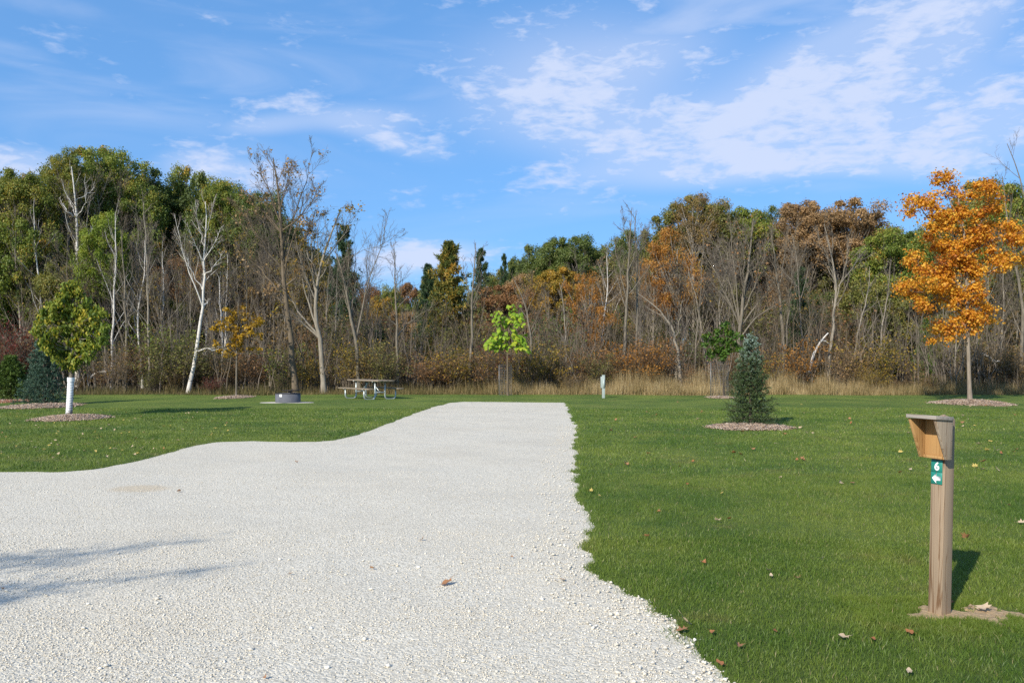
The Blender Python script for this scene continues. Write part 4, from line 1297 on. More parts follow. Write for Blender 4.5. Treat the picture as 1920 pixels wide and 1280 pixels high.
for k, (pts, r, bark, lab, d) in enumerate([
    ([(236, 740), (238, 640), (234, 555), (230, 480), (226, 430)], .09, 'grey_bark', 'grey tree forking low, first right of the guarded young tree', 38.4),
    ([(281, 740), (279, 620), (277, 555), (272, 420), (270, 380)], .075, 'pale_bark', 'straight pale bare tree halfway between guarded tree and leaning birch', 38.2),
    ([(208, 740), (211, 665), (214, 560), (218, 462), (215, 400)], .085, 'birch_bark', 'white spotted trunk close right of the guarded young tree', 41.5),
    ([(268, 740), (266, 690), (256, 600), (270, 520), (272, 450)], .085, 'birch_bark', 'crooked whitish trunk behind the straight pale bare tree', 42.5),
    ([(302, 740), (300, 640), (308, 540), (304, 470)], .08, 'birch_bark', 'whitish trunk left of the leaning birch, partly hidden by twigs', 43.5),
    ([(84, 740), (80, 590), (72, 520), (65, 462), (62, 400)], .10, 'birch_bark', 'white trunk leaning left above the dark blue spruce', 43.0),
    ([(42, 740), (38, 606), (32, 530), (27, 462), (24, 420)], .09, 'pale_bark', 'pale trunk above the small round pine', 43.0),
    ([(22, 740), (22, 600), (20, 520), (24, 470), (22, 440)], .08, 'birch_bark', 'short white spotted trunk left of the pale trunk above the pine', 45.0),
    ([(110, 740), (108, 600), (100, 530), (94, 480)], .08, 'birch_bark', 'white slanting trunk behind the guarded young tree', 44.0),
    ([(417, 740), (418, 673), (414, 590), (412, 547), (410, 520)], .10, 'birch_bark', 'broken whitish trunk just right of the leaning birch', 42.0),
    ([(420, 740), (422, 610), (426, 530), (427, 478)], .07, 'birch_bark', 'thin white trunk behind the yellow sapling', 44.0),
    ([(380, 740), (384, 690), (386, 640), (388, 600)], .06, 'birch_bark', 'short white stem at the foot of the leaning birch', 41.0),
    ([(166, 740), (164, 600), (165, 520), (160, 455)], .075, 'birch_bark', 'pale trunk just right of the forked white top', 46.0),
    ([(1876, 740), (1876, 671), (1882, 573), (1880, 500)], .09, 'pale_bark', 'pale crooked trunk right of the orange maple', 41.0),
    ([(1914, 740), (1914, 690), (1920, 600), (1910, 520), (1890, 420), (1878, 330)], .12, 'grey_bark', 'grey trunk at the right end of the wood', 40.0),
    ([(1828, 740), (1828, 675), (1834, 610), (1850, 520)], .08, 'pale_bark', 'pale trunk directly behind the orange maple trunk', 41.5),
    ([(1062, 740), (1062, 687), (1059, 589), (1050, 530)], .065, 'pale_bark', 'thin pale trunk left of the orange brown tree near the pedestal', 41.0),
    ([(1120, 740), (1126, 650), (1134, 590), (1140, 540), (1138, 480)], .07, 'birch_bark', 'white slanted stem above the utility pedestal', 46.0),
    ([(1340, 740), (1318, 640), (1312, 590), (1300, 540), (1290, 500)], .085, 'pale_bark', 'pale crooked trunk left of the small green sapling in a cage', 42.0),
    ([(1660, 740), (1650, 640), (1664, 560), (1668, 500)], .075, 'pale_bark', 'pale twin stemmed bare tree left of the orange maple', 42.5),
    ([(1600, 740), (1604, 640), (1625, 560), (1632, 500)], .08, 'pale_bark', 'bare pale tree leaning right beyond the broken white snag', 41.5),
    ([(1905, 740), (1925, 520), (1925, 380), (1905, 300), (1888, 270)], .12, 'grey_bark', 'high bare branches rising over the green trees past the orange maple', 47.0),
]):
    hero('birch_tree' if bark == 'birch_bark' else 'bare_tree', lab, d, pts, r * .82, [], bark, 'pale_twig' if bark != 'grey_bark' else 'twig', 20 + k, n2=14, n3=6, n4=3, len2=.27, ang=30)

# dead snags
def snag(label, d, pts, r):
    a = np.array([P(*p, d) for p in pts])
    base = np.array([a[0][0], d, wood_z(d)])
    t = thing('dead_snag', label, 'dead tree', base, 0, 'dead snags at the edge of the wood')
    mb = MB()
    mb.tubes(polyline(a - base, 10)[None], np.linspace(r, r * .35, 10)[None], 7, cap=True)
    link('trunk', mb.mesh('trunk', True), M['birch_bark'], t)
    mb = MB()
    e = a[len(a) // 2] - base
    mb.tube(polyline([e, e + np.array([.25, .1, .1]), e + np.array([.5, .15, -.15])], 5), np.linspace(r * .5, r * .2, 5), 5)
    link('broken_limb', mb.mesh('broken_limb', True), M['birch_bark'], t)


snag('broken white snag leaning right out of the dark brush', 39.0, [(1518, 700), (1524, 665), (1538, 640), (1551, 625), (1553, 624)], .085)
snag('bent white dead stem drooping left in the brush past the orange maple', 38.6, [(1871, 712), (1872, 695), (1866, 678), (1852, 667), (1838, 661)], .085)
snag('long pale fallen limb arching over the brush right of the white trunk guard', 38.6, [(170, 708), (176, 700), (190, 696), (200, 697), (212, 700)], .05)

# ------------------------------------------------------------------ the wood: slim understorey trees
BARES = [make_bare(400 + s, 9.0, 12 + s % 4, 26 + 2 * (s % 4), .34 + .03 * (s % 3), .25 + .05 * (s % 3), .075, 1.2 + .2 * (s % 2), leaves=(260 if s % 3 == 0 else 0), fork=(s % 4 == 1)) for s in range(10)]
rb = random.Random(11)


def slim_tree(px, top, d, var=None, bark='grey_bark', leaf=None, desc='slim bare grey tree', fat=1.0):
    v = rb.randrange(len(BARES)) if var is None else var
    mt, mw, ml = BARES[v]
    h = CAMH + (HY - top) / F * d
    s = h / 9.0
    w = s * rb.uniform(.85, 1.2)
    t = thing('slim_tree', None, 'tree', ((px - CX) / F * d, d, wood_z(d)), rb.random() * 6.28, 'slim bare trees of the wood')
    t.rotation_euler[0] = rb.gauss(0, .04)
    t.rotation_euler[1] = rb.gauss(0, .05)
    link('trunk', mt, M[bark], t, scale=(w * fat, w * fat, s))
    tag(link('twigs', mw, M['pale_twig' if bark == 'pale_bark' else 'twig'], t, scale=(w, w, s)), kind='stuff')
    if ml and leaf:
        link('foliage', ml, M[leaf], t, scale=(w, w, s))
    later_label(t, desc, px)


for k in range(150):
    px = -110 + 2140 * (k + rb.random()) / 150
    d = 39.5 + 17 * rb.random()
    skyl = np.interp(px, [-110, 130, 200, 330, 480, 560, 690, 720, 800, 840, 920, 1100, 1200, 1300, 1450, 1600, 1720, 1850, 2050], [330, 330, 330, 370, 390, 400, 440, 540, 560, 500, 500, 470, 430, 400, 410, 410, 450, 380, 380])
    top = skyl + 25 + rb.random() * 150
    if 690 < px < 800:
        top = max(top, 560)
    pale = rb.random() < .3
    lf = rb.choice(['rust', 'brush_brown', 'golden', 'bronze']) if px > 560 else rb.choice(['brush_olive', 'olive', 'golden', 'brush_brown'])
    slim_tree(px, top, d, None, 'pale_bark' if pale else ('grey_bark' if rb.random() < .75 else 'dark_bark'), lf, 'slim pale barked tree' if pale else 'slim grey brown tree', rb.uniform(.6, 1.0))

# ------------------------------------------------------------------ brush along the wood's edge
SHRUBS = [make_shrub(500 + s, 2.0, 22 + 3 * (s % 3), [800, 1700, 2600][s % 3], .066, .8 + .1 * (s % 2)) for s in range(7)]
WHIPS = []
for s_ in range(4):
    rw = np.random.default_rng(560 + s_)
    mbw = MB()
    nst = 6
    bs_ = np.concatenate([rw.normal(size=(nst, 2)) * .35, np.zeros((nst, 1))], 1)
    tp_ = bs_ + np.concatenate([rw.normal(size=(nst, 2)) * .45, 2.0 + 1.1 * rw.random((nst, 1))], 1)
    S_ = np.stack([bs_ + (tp_ - bs_) * f_ + rw.normal(size=(nst, 3)) * .05 * (f_ > 0) for f_ in np.linspace(0, 1, 7)], 1)
    SR_ = np.linspace(.020, .006, 7)[None].repeat(nst, 0)
    mbw.tubes(S_, SR_, 5)
    A_, AR_ = spawn(S_, SR_, 9, rw, .25, 1, 30, 8, .3, .4, .5, K=4, rr=.5, up=.1, rmin=.005)
    mbw.tubes(A_, AR_, 3)
    A2_, AR2_ = spawn(A_, AR_, 4, rw, .2, 1, 34, 10, .45, .4, .4, K=3, rr=.6, up=.06, rmin=.004)
    mbw.tubes(A2_, AR2_, 3)
    WHIPS.append(mbw.mesh('stems'))
DENSE = [1, 2, 4, 5]
OPEN = [0, 3, 6]


def shrub(px, d, h, w, leaf, desc, dense=True, twig='twig', name='brush_shrub'):
    ms, ml = SHRUBS[rb.choice(DENSE if dense else OPEN)]
    t = thing(name, None, 'shrub', ((px - CX) / F * d, d, wood_z(d)), rb.random() * 6.28, 'brush along the edge of the wood')
    s = (w / 1.7, w / 1.7, h / 2.1)
    link('stems', ms, M[twig], t, scale=s)
    link('foliage', ml, M[leaf], t, scale=s)
    later_label(t, desc, px)


DES = {'brush_brown': 'brown leaved brush', 'brush_olive': 'olive leaved brush', 'rust': 'rusty red brush', 'orange': 'orange leaved shrub', 'golden': 'golden yellow brush', 'dark_red': 'dark red shrub', 'green_oak': 'green leaved brush', 'olive': 'olive green brush', 'bronze': 'bronze leaved brush', 'dark_green': 'dark green brush'}
for k in range(80):
    px = -90 + 2100 * (k + rb.random()) / 80
    d = 37.3 + 3.0 * rb.random()
    h = .6 + 1.6 * rb.random() ** 1.9
    if px < 60:
        lf = rb.choice(['dark_red', 'dark_red', 'brush_olive', 'rust'])
        h *= 1.5
    elif px < 560:
        lf = rb.choice(['brush_brown', 'brush_olive', 'brush_olive', 'rust', 'green_oak', 'brush_brown'])
    elif px < 780:
        lf = rb.choice(['brush_brown', 'brush_olive', 'golden', 'brush_brown', 'rust'])
    elif px < 1140:
        lf = rb.choice(['rust', 'brush_brown', 'golden', 'bronze', 'brush_olive', 'rust'])
    elif px < 1300:
        lf = rb.choice(['rust', 'orange', 'rust', 'golden', 'brush_brown'])
    elif px < 1560:
        lf = rb.choice(['rust', 'brush_brown', 'brush_olive', 'bronze'])
    else:
        lf = rb.choice(['brush_brown', 'brush_olive', 'bronze', 'golden', 'brush_brown', 'rust'])
    shrub(px, d, h, h * rb.uniform(.8, 1.3), lf, DES[lf], rb.random() < .7)
for k in range(64):                        # taller, further in
    px = -100 + 2120 * (k + rb.random()) / 64
    d = 41 + 11 * rb.random()
    h = 2.2 + 2.0 * rb.random()
    lf = rb.choice(['brush_brown', 'brush_olive', 'dark_green', 'brush_olive', 'rust'] if px < 780 else ['olive', 'brush_brown', 'dark_green', 'golden', 'brush_olive', 'brush_olive', 'rust'])
    shrub(px, d, h, h * rb.uniform(.7, 1.0), lf, 'tall ' + DES[lf], rb.random() < .8, name='tall_shrub')
for k in range(90):                        # leafless whips and suckers among the brush
    px = -90 + 2100 * (k + rb.random()) / 90
    d = 37.4 + 3.5 * rb.random()
    h = 2.0 + 2.6 * rb.random()
    t = thing('bare_shrub', None, 'shrub', ((px - CX) / F * d, d, wood_z(d)), rb.random() * 6.28, 'brush along the edge of the wood')
    tag(link('stems', WHIPS[rb.randrange(4)], M[rb.choice(['twig', 'pale_twig', 'pale_twig'])], t, scale=(h / 3.2, h / 3.2, h / 3)), kind='stuff')
    later_label(t, 'tall bare shrub in the brush' if h > 3.2 else 'low bare shrub in the brush', px)
for (px, d, h, w, lf, ds) in [(1195, 37.9, 2.1, 2.6, 'orange', 'glowing orange shrub'), (1225, 38.4, 2.3, 2.4, 'rust', 'broad rusty red shrub'), (1160, 38.2, 1.7, 1.8, 'rust', 'broad rusty red shrub'), (850, 37.8, 1.9, 2.8, 'golden', 'broad golden brown shrub'), (815, 37.9, 1.6, 2.2, 'rust', 'broad rusty red shrub'),
                              (905, 37.7, 1.7, 2.0, 'rust', 'broad rusty red shrub'), (1495, 38.0, 2.2, 2.2, 'orange', 'glowing orange shrub'), (1640, 37.9, 2.3, 2.6, 'golden', 'broad golden brown shrub'), (1600, 38.1, 1.9, 2.0, 'bronze', 'broad bronze shrub'), (335, 38.2, 2.4, 3.0, 'brush_olive', 'broad olive shrub'), (310, 39.0, 2.8, 2.6, 'green_oak', 'broad green shrub'),
                              (20, 37.6, 3.0, 2.6, 'dark_red', 'broad dark red shrub'), (398, 36.9, .7, .8, 'dark_red', 'low dark red tuft'), (1075, 36.8, .9, 1.2, 'brush_brown', 'low dark brown weeds'), (940, 38.4, 2.2, 2.2, 'dark_red', 'broad dark red shrub'), (1420, 37.8, 1.7, 1.6, 'golden', 'broad golden brown shrub')]:
    shrub(px, d, h, w, lf, ds)

# tall dry grass along the lawn's far edge
mb = MB()
rg = np.random.default_rng(61)
n = 85000
px = rg.random(n) * 2150 - 110
d = 36.0 + 1.9 * rg.random(n) ** 1.3
x = (px - CX) / F * d
tan_ = np.interp(px, [-110, 450, 560, 800, 930, 980, 1050, 1150, 1400, 1600, 1750, 1950, 2040], [.02, .04, .2, .26, .5, .75, .6, .95, 1.0, .7, .45, .5, .4])
keep = rg.random(n) < .22 + .78 * tan_ * (.5 + .8 * vnoise(x, d, 1.2, 62))
px, d, x, tan_ = px[keep], d[keep], x[keep], tan_[keep]
n = len(x)
h = (.35 + .75 * rg.random(n)) * (.42 + .5 * tan_) * (.45 + 1.05 * vnoise(x, d, .7, 63)) * np.clip(.55 + (d - 36) * .6, .4, 1.2)
a = rg.random(n) * 6.28
ln = .08 + .6 * rg.random(n) ** 1.5
b = np.stack([x, d, np.full(n, -.02)], -1)
tip = b + np.stack([np.cos(a) * ln * h, np.sin(a) * ln * h, h], -1)
mid = b * .45 + tip * .55 - np.stack([np.cos(a), np.sin(a), 0 * a], -1) * (ln * h * .2)[:, None]
side = np.stack([np.cos(a + 1.57), np.sin(a + 1.57), 0 * a], -1) * (.005 + .005 * rg.random(n))[:, None]
V = np.stack([b - side, b + side, tip], 1).reshape(-1, 3)
tint = np.clip(.12 + .62 * tan_ * (.6 + .6 * vnoise(x, d, .7, 64)) + .16 * rg.normal(size=n), 0, 1)
mb.add(V, t=(np.arange(n) * 3)[:, None] + np.arange(3)[None], tint=np.repeat(tint, 3))
tag(link('tall_grass', mb.mesh('tall_grass'), M['tall_grass']), 'strip of tall dry grass between lawn and wood', kind='stuff')

# ------------------------------------------------------------------ mulch beds
def mulch_bed(label, px, py, rx, ry, h, ground='mulch', n=1500, chip=.05, d=None):
    x, y = G(px, py) if d is None else ((px - CX) / F * d, d)
    rx, ry = rx * .9, ry * .9
    t = thing('mulch_bed', label, 'mulch bed', (x, y, 0), 0, 'mulch beds under the planted trees')
    mb = MB()
    rr = np.random.default_rng(int(px * 7 + py))
    na, nr = 40, 7
    a = np.arange(na) / na * 2 * np.pi
    rim = 1 + .16 * (vnoise(np.cos(a) * 3, np.sin(a) * 3, .8, int(px)) - .5) * 2
    V = [(0, 0, h + .03)]
    for j in range(1, nr + 1):
        f = j / nr
        for i in range(na):
            V.append((np.cos(a[i]) * rx * rim[i] * f, np.sin(a[i]) * ry * rim[i] * f, h * (1 - f * f) + .045 - .06 * (j == nr)))
    T = [(0, 1 + i, 1 + (i + 1) % na) for i in range(na)]
    Q = [(1 + (j - 1) * na + i, 1 + j * na + i, 1 + j * na + (i + 1) % na, 1 + (j - 1) * na + (i + 1) % na) for j in range(1, nr) for i in range(na)]
    mb.add(V, Q, T)
    link('mound', mb.mesh('mound', True), M[ground], t)
    mb = MB()
    aa = rr.random(n) * 6.283
    f = np.sqrt(rr.random(n)) * (1 + .09 * np.abs(rr.normal(size=n)) * (rr.random(n) < .5))
    cx_, cy_ = np.cos(aa) * rx * f, np.sin(aa) * ry * f
    cz_ = np.maximum(h * (1 - f * f), 0) + .05
    Rm = random_rot(n, rr)
    dim = np.stack([chip * (.5 + rr.random(n)), chip * .35 * (.5 + rr.random(n)), np.full(n, chip * .15)], -1) / 2
    cube = np.array([(-1, -1, -1), (1, -1, -1), (1, 1, -1), (-1, 1, -1), (-1, -1, 1), (1, -1, 1), (1, 1, 1), (-1, 1, 1)], float)
    Vc = cube[None] * dim[:, None]
    # chips lie mostly flat
    az = rr.random(n) * 6.28
    tl = rr.normal(size=(n, 2)) * .35
    cz, sz = np.cos(az), np.sin(az)
    X = Vc[..., 0] * cz[:, None] - Vc[..., 1] * sz[:, None]
    Y = Vc[..., 0] * sz[:, None] + Vc[..., 1] * cz[:, None]
    Z = Vc[..., 2] + X * tl[:, :1] + Y * tl[:, 1:]
    Vc = np.stack([X, Y, Z], -1) + np.stack([cx_, cy_, cz_], -1)[:, None]
    Qc = np.array([(0, 3, 2, 1), (4, 5, 6, 7), (0, 1, 5, 4), (1, 2, 6, 5), (2, 3, 7, 6), (3, 0, 4, 7)])
    mb.add(Vc.reshape(-1, 3), (Qc[None] + (np.arange(n) * 8)[:, None, None]).reshape(-1, 4), tint=np.repeat(np.clip(rr.normal(.5, .27, n), 0, 1), 8))
    o = link('wood_chips', mb.mesh('wood_chips'), M['chips'], t)
    o['kind'] = 'stuff'
    return x, y


mulch_bed('oval bed of pale wood chips under the small blue spruce', 1405, 804, 1.02, .92, .07, n=2600)
mulch_bed('mounded bed of brown wood chips under the orange maple', 1822, 758.5, 1.32, 1.6, .13, n=2600, chip=.06)
mulch_bed('bed of dark wood chips round the foot of the white guarded tree', 135, 787, .95, 1.15, .09, n=2200)
mulch_bed('wide bed of pale wood chips under the dark blue spruce', 78, 763.5, 1.15, 1.7, .06, n=2200, chip=.06)
mulch_bed('reddish needle litter bed under the small round pine', 14, 753.5, 1.0, 1.8, .05, 'red_mulch', n=500)
mulch_bed('small chip bed at the foot of the yellow sapling', 440, 746.5, .75, 1.4, .05, n=900, chip=.06)
mulch_bed('small chip bed at the foot of the caged green sapling', 1352, 747, .62, 1.1, .05, n=800, chip=.06)

# ------------------------------------------------------------------ planted trees on the lawn
def planted(name, label, px, py, trunk_px, r0, bark, leafmat, clumps, npc, leaf, seed, limbs=(), droop=0.0, twig_n=5, d=None, up=.5, flat=.75, tint0=.45, clumpsd=.14):
    """young tree: trunk polyline and leaf clumps given at its own depth; clumps = (px, py, rpx)"""
    rng = np.random.default_rng(seed)
    d = ground_d(py) if d is None else d
    base = np.array([(px - CX) / F * d, d, 0.0])
    t = thing(name, label, 'tree', base, 0)
    Tk = polyline(np.concatenate([[[0, 0, -.05]], np.array([P(*p, d) for p in trunk_px]) - base]), 14)
    TR = r0 * np.linspace(1, .25, 14)
    TR[0] *= 1.35
    TR[1] *= 1.05
    mt = MB()
    mt.tubes(Tk[None], TR[None], 10)
    C, Rr = [], []
    for (cx, cy, rp) in clumps:
        p = P(cx, cy, d) - base
        k = np.argmin(np.abs(Tk[:, 2] - p[2]))
        dx = abs(p[0] - Tk[k, 0])
        r = rp / F * d
        wid = max(dx * .8, r * 1.1)
        p = P(cx, cy, d + rng.uniform(-1, 1) * wid) - base
        C.append(p)
        Rr.append(r)
    C, Rr = np.array(C), np.array(Rr)
    S = []
    lims = [polyline(np.array([P(*p, d) for p in lp]) - base, 8) for lp in limbs]
    nodes = np.concatenate([Tk[5:13]] + [a_[2:] for a_ in lims])
    for p in C[::2 if len(C) < 200 else 3]:
        dz = np.maximum(nodes[:, 2] - (p[2] - .12), 0)
        dist = np.linalg.norm(nodes - p, axis=1) + 4 * dz
        b = nodes[int(np.argmin(dist))]
        S.append(polyline([b, b * .5 + p * .5 + np.array([0, 0, -.08]) + rng.normal(size=3) * .04, p], 6))
    S = np.array(S)
    SR = np.linspace(.4, .12, 6)[None] * r0 * .45
    SR = SR.repeat(len(S), 0)
    mt.tubes(S, SR, 5)
    tw, twr = spawn(S, SR, twig_n, rng, .5, 1, 40, 14, .35, .4, .3, K=4, rr=.6, up=.05, rmin=.004)
    mt.tubes(tw, twr, 3)
    for a in lims:
        mt.tubes(a[None], (np.linspace(.55, .2, 8) * r0)[None], 6)
    link('trunk', mt.mesh('trunk', True), M[bark], t)
    return t, C, Rr, base, d


# orange maple
rng_m = random.Random(21)
mc = []
for (cx, cy, w, h, n) in [(1772, 355, 26, 26, 8), (1728, 388, 34, 16, 9), (1765, 400, 40, 26, 12), (1822, 375, 50, 34, 16), (1850, 372, 24, 30, 6), (1800, 430, 66, 28, 18), (1770, 470, 40, 26, 12), (1835, 470, 52, 26, 16), (1880, 440, 40, 18, 12), (1910, 440, 34, 22, 10), (1895, 478, 40, 14, 9), (1860, 500, 36, 16, 9),
                          (1720, 495, 30, 16, 8), (1755, 515, 40, 20, 12), (1800, 510, 46, 22, 14), (1735, 545, 48, 16, 14), (1780, 550, 36, 18, 10), (1812, 560, 40, 18, 10), (1706, 552, 20, 12, 4), (1722, 570, 20, 12, 4), (1830, 600, 36, 16, 8), (1800, 610, 40, 14, 10), (1765, 625, 22, 16, 7), (1840, 590, 20, 16, 5), (1945, 460, 30, 22, 6),
                          (1842, 540, 22, 14, 4)]:
    for _ in range(n):
        mc.append((cx + rng_m.uniform(-1, 1) * w, cy + rng_m.uniform(-1, 1) * h, rng_m.uniform(10, 19)))
t, C, Rr, base, d = planted('maple_tree', 'bright orange maple on its own at the right of the lawn', 1819, 756, [(1818, 745), (1815, 632), (1812, 519), (1810, 452), (1800, 380), (1790, 345)], .075, 'maple_bark', 'maple', mc, 0, .12, 33,
                            limbs=[[(1813, 535), (1843, 520), (1870, 500), (1892, 478), (1930, 455)], [(1814, 592), (1800, 582), (1775, 560), (1735, 548)], [(1811, 500), (1780, 470), (1750, 425), (1728, 392)], [(1810, 460), (1840, 420), (1850, 385)], [(1812, 545), (1785, 525), (1755, 512), (1722, 498)], [(1814, 615), (1790, 612), (1768, 618)], [(1811, 480), (1850, 455), (1890, 438)], [(1809, 440), (1790, 400), (1775, 360)]])
mb = MB()
rg = np.random.default_rng(34)
clump_leaves(mb, C, Rr * 1.32, 130, .082, rg, up=.6, surf=.05, flat=.7, tintsd=.2, clumpsd=.16, tint0=.52, aspect=.85, droop=.35)
# upper and outer leaves redden first
link('foliage', mb.mesh('foliage'), M['maple'], t)

# guarded young tree on the left
yc = []
ry = random.Random(5)
while len(yc) < 230:
    a, b = ry.uniform(-1, 1), ry.uniform(-1, 1)
    if a * a + b * b > 1:
        continue
    cy = 612 + b * 80
    wid = (66 if cy > 590 else 66 * max(.25, (cy - 515) / 75)) * (.8 if cy > 660 else 1)
    yc.append((134 + a * wid, cy, ry.uniform(5, 12)))
t, C, Rr, base, d = planted('young_tree', 'leafy green young tree with a white corrugated guard on its trunk', 129, 784, [(131, 760), (134, 712), (136, 670), (136, 600), (136, 540)], .075, 'grey_bark', 'young_leaf', yc, 0, .12, 35)
mb = MB()
clump_leaves(mb, C, Rr * 1.15, 46, .10, np.random.default_rng(36), up=.15, surf=.2, flat=1.0, tint0=.54, tintsd=.2, clumpsd=.12, aspect=.5, droop=1.3)
link('foliage', mb.mesh('foliage'), M['young_leaf'], t)
# the guard: a corrugated sleeve round the trunk
gd = thing('trunk_guard', 'white corrugated plastic sleeve round the trunk of the left young tree', 'trunk guard', (base[0], base[1], .0))
mb = MB()
zz = np.linspace(.0, 1.0, 93)
gx = np.interp(zz, [0, 1], [.0, .055])
rad = .078 + .007 * np.sin(zz * 2 * np.pi * 23)
mb.tubes(np.stack([gx, 0 * zz, zz + .03], -1)[None], rad[None], 16)
link('sleeve', mb.mesh('sleeve', True), M['guard'], gd)
mb = MB()
mb.tubes(np.array([[(.055, 0, .98), (.058, 0, 1.09)]]), np.array([[.09, .092]]), 16)
link('upper_sleeve', mb.mesh('upper_sleeve', True), M['guard'], gd)

# lime green sapling with leaves one can count
cc = []
rc = random.Random(8)
for (cx, cy, w, h, n) in [(964, 578, 10, 10, 9), (945, 592, 22, 10, 16), (955, 605, 26, 10, 22), (948, 622, 24, 10, 22), (960, 635, 26, 8, 18), (925, 640, 18, 10, 22), (952, 645, 34, 8, 26), (975, 632, 10, 8, 8), (922, 650, 14, 6, 8), (980, 652, 14, 6, 14), (972, 600, 8, 14, 8)]:
    for _ in range(int(n * 1.7)):
        cc.append((cx + rc.uniform(-1, 1) * w, cy + rc.uniform(-1, 1) * h, 4))
t, C, Rr, base, d = planted('lime_sapling', 'lime green young tree with big heart-shaped leaves at the end of the drive', 952, 742.5, [(952, 720), (951, 653), (953, 620), (962, 572)], .045, 'brown_bark', 'catalpa', cc, 0, .2, 37, d=35.4, twig_n=2)
leafm = []
for k in range(5):
    mb = MB()
    out = [(0, 0), (.30, -.12), (.46, .08), (.42, .38), (.22, .72), (0, 1.02), (-.22, .72), (-.42, .38), (-.46, .08), (-.30, -.12)]
    V = [(px_, py_, -.55 * abs(px_) ** 1.3 * (.6 + .3 * k / 4) - .22 * max(py_, 0) ** 2) for px_, py_ in out] + [(0, .38, .06)]
    mb.add(V, t=[(10, j, (j + 1) % 10) for j in range(10)], tint=.15 + .19 * k)
    me = mb.mesh('leaf', True)
    me.materials.append(M['catalpa'])
    leafm.append(me)
for p in C:
    s = rc.uniform(.14, .235)
    o = link('leaf', leafm[rc.randrange(5)], None, t, p, None, (s, s, s))
    dirn = Vector((p[0] * .8 + rc.gauss(0, .4), p[1] * .8 + rc.gauss(0, .4) - .25, -.55 + rc.gauss(0, .25))).normalized()
    nrm_ = Vector((rc.gauss(0, .35), -.35 + rc.gauss(0, .35), .8)).normalized()
    x_ = dirn.cross(nrm_).normalized()
    n_ = x_.cross(dirn)
    o.rotation_euler = Matrix((x_, dirn, n_)).transposed().to_euler()

# green sapling in a wire cage near the blue spruce
gc = []
for (cx, cy, w, h, n) in [(1356, 612, 12, 10, 8), (1350, 632, 24, 12, 20), (1358, 650, 28, 14, 26), (1345, 665, 22, 8, 14), (1385, 640, 8, 16, 6), (1325, 642, 8, 12, 5)]:
    for _ in range(n):
        gc.append((cx + rc.uniform(-1, 1) * w, cy + rc.uniform(-1, 1) * h, rc.uniform(5, 8)))
t, C, Rr, base, d = planted('green_sapling', 'small green leaved sapling behind the small blue spruce', 1357, 744, [(1357, 720), (1357, 675), (1357, 640), (1357, 605)], .035, 'dark_bark', 'sapling_green', gc, 0, .12, 38, d=34.4)
mb = MB()
clump_leaves(mb, C, Rr, 22, .14, np.random.default_rng(39), up=.3, surf=.3, flat=.9, aspect=.45, droop=.6)
link('foliage', mb.mesh('foliage'), M['sapling_green'], t)

# yellow sapling
ycl = []
for (cx, cy, w, h, n) in [(440, 590, 22, 14, 12), (455, 612, 36, 16, 18), (430, 632, 34, 18, 20), (462, 640, 30, 16, 12), (425, 664, 26, 8, 8), (480, 600, 14, 10, 5), (478, 655, 12, 10, 4), (412, 605, 12, 10, 4)]:
    for _ in range(n):
        ycl.append((cx + rc.uniform(-1, 1) * w, cy + rc.uniform(-1, 1) * h, rc.uniform(6, 10)))
t, C, Rr, base, d = planted('yellow_sapling', 'slender sapling with golden yellow leaves left of the fire ring', 443, 744, [(443, 720), (444, 640), (447, 590), (446, 565)], .04, 'grey_bark', 'yellow', ycl, 0, .12, 40, d=34.8)
mb = MB()
clump_leaves(mb, C, Rr, 17, .13, np.random.default_rng(41), up=.3, surf=.2, flat=.7, aspect=.6)
link('foliage', mb.mesh('foliage'), M['yellow'], t)

# spruces and the small pine
x, y = G(1407, 801)
t = thing('blue_spruce', 'small blue spruce with a frosted top standing in pale wood chips', 'tree', (x, y, .05), .4)
tr, nd = make_spruce(51, 1.96, .57, 16, 13, .40, 15, 18, .038, frost=.52, ex=.68)
link('trunk', tr, M['dark_bark'], t)
link('needles', nd, M['blue_needle'], t)
x, y = G(83, 759)
t = thing('blue_spruce', 'broad dark blue spruce left of the white guarded tree', 'tree', (x, y, .05), 1.0)
tr, nd = make_spruce(52, 2.5, .88, 15, 13, .36, 14, 20, .055, frost=.55, nw=.15, ex=.9)
link('trunk', tr, M['dark_bark'], t)
link('needles', nd, M['dusk_needle'], t)
x, y = G(20, 751.5)
t = thing('small_pine', 'small round yellow green pine beside the dark blue spruce', 'tree', (x, y, .05), 2.0)
tr, nd = make_spruce(53, 1.55, .80, 12, 15, .5, 10, 14, .09)
link('trunk', tr, M['dark_bark'], t, scale=(1, 1, 1))
link('needles', nd, M['small_pine'], t)

# the tree beside the road, outside the picture, whose branch shadows fall across the gravel
def shade_pt(px, py, h):
    gx, gy = G(px, py)
    return np.array((gx, gy, 0)) + np.array(sundir) * (h / sundir.z)


rgt = np.random.default_rng(91)
t = thing('roadside_tree', 'slim thinly leaved tree beside the road whose shadow streaks the gravel', 'tree', (-9.2, -.6, 0))
b0 = np.array((-9.2, -.6, 0.))
fork = shade_pt(-420, 1115, 4.3) - b0
Tk = polyline([(0, 0, -.1), fork * .5 + np.array((.1, .1, 0)), fork], 10)
LL = np.array([polyline([fork] + [shade_pt(*q) - b0 for q in pts], 10) for pts in (
    [(-150, 1062, 5.0), (60, 1042, 5.5), (230, 1034, 5.9), (385, 1010, 6.3)], [(-120, 1112, 4.9), (40, 1100, 5.3), (230, 1086, 5.7), (430, 1064, 6.1)], [(-150, 1130, 4.8), (-20, 1128, 5.0), (90, 1112, 5.3)], [(-200, 1070, 4.9), (-40, 1062, 5.4), (150, 1056, 5.8)])])
mt = MB()
mt.tubes(Tk[None], np.linspace(.09, .045, 10)[None], 8)
LR = np.linspace(.024, .006, 10)[None].repeat(4, 0)
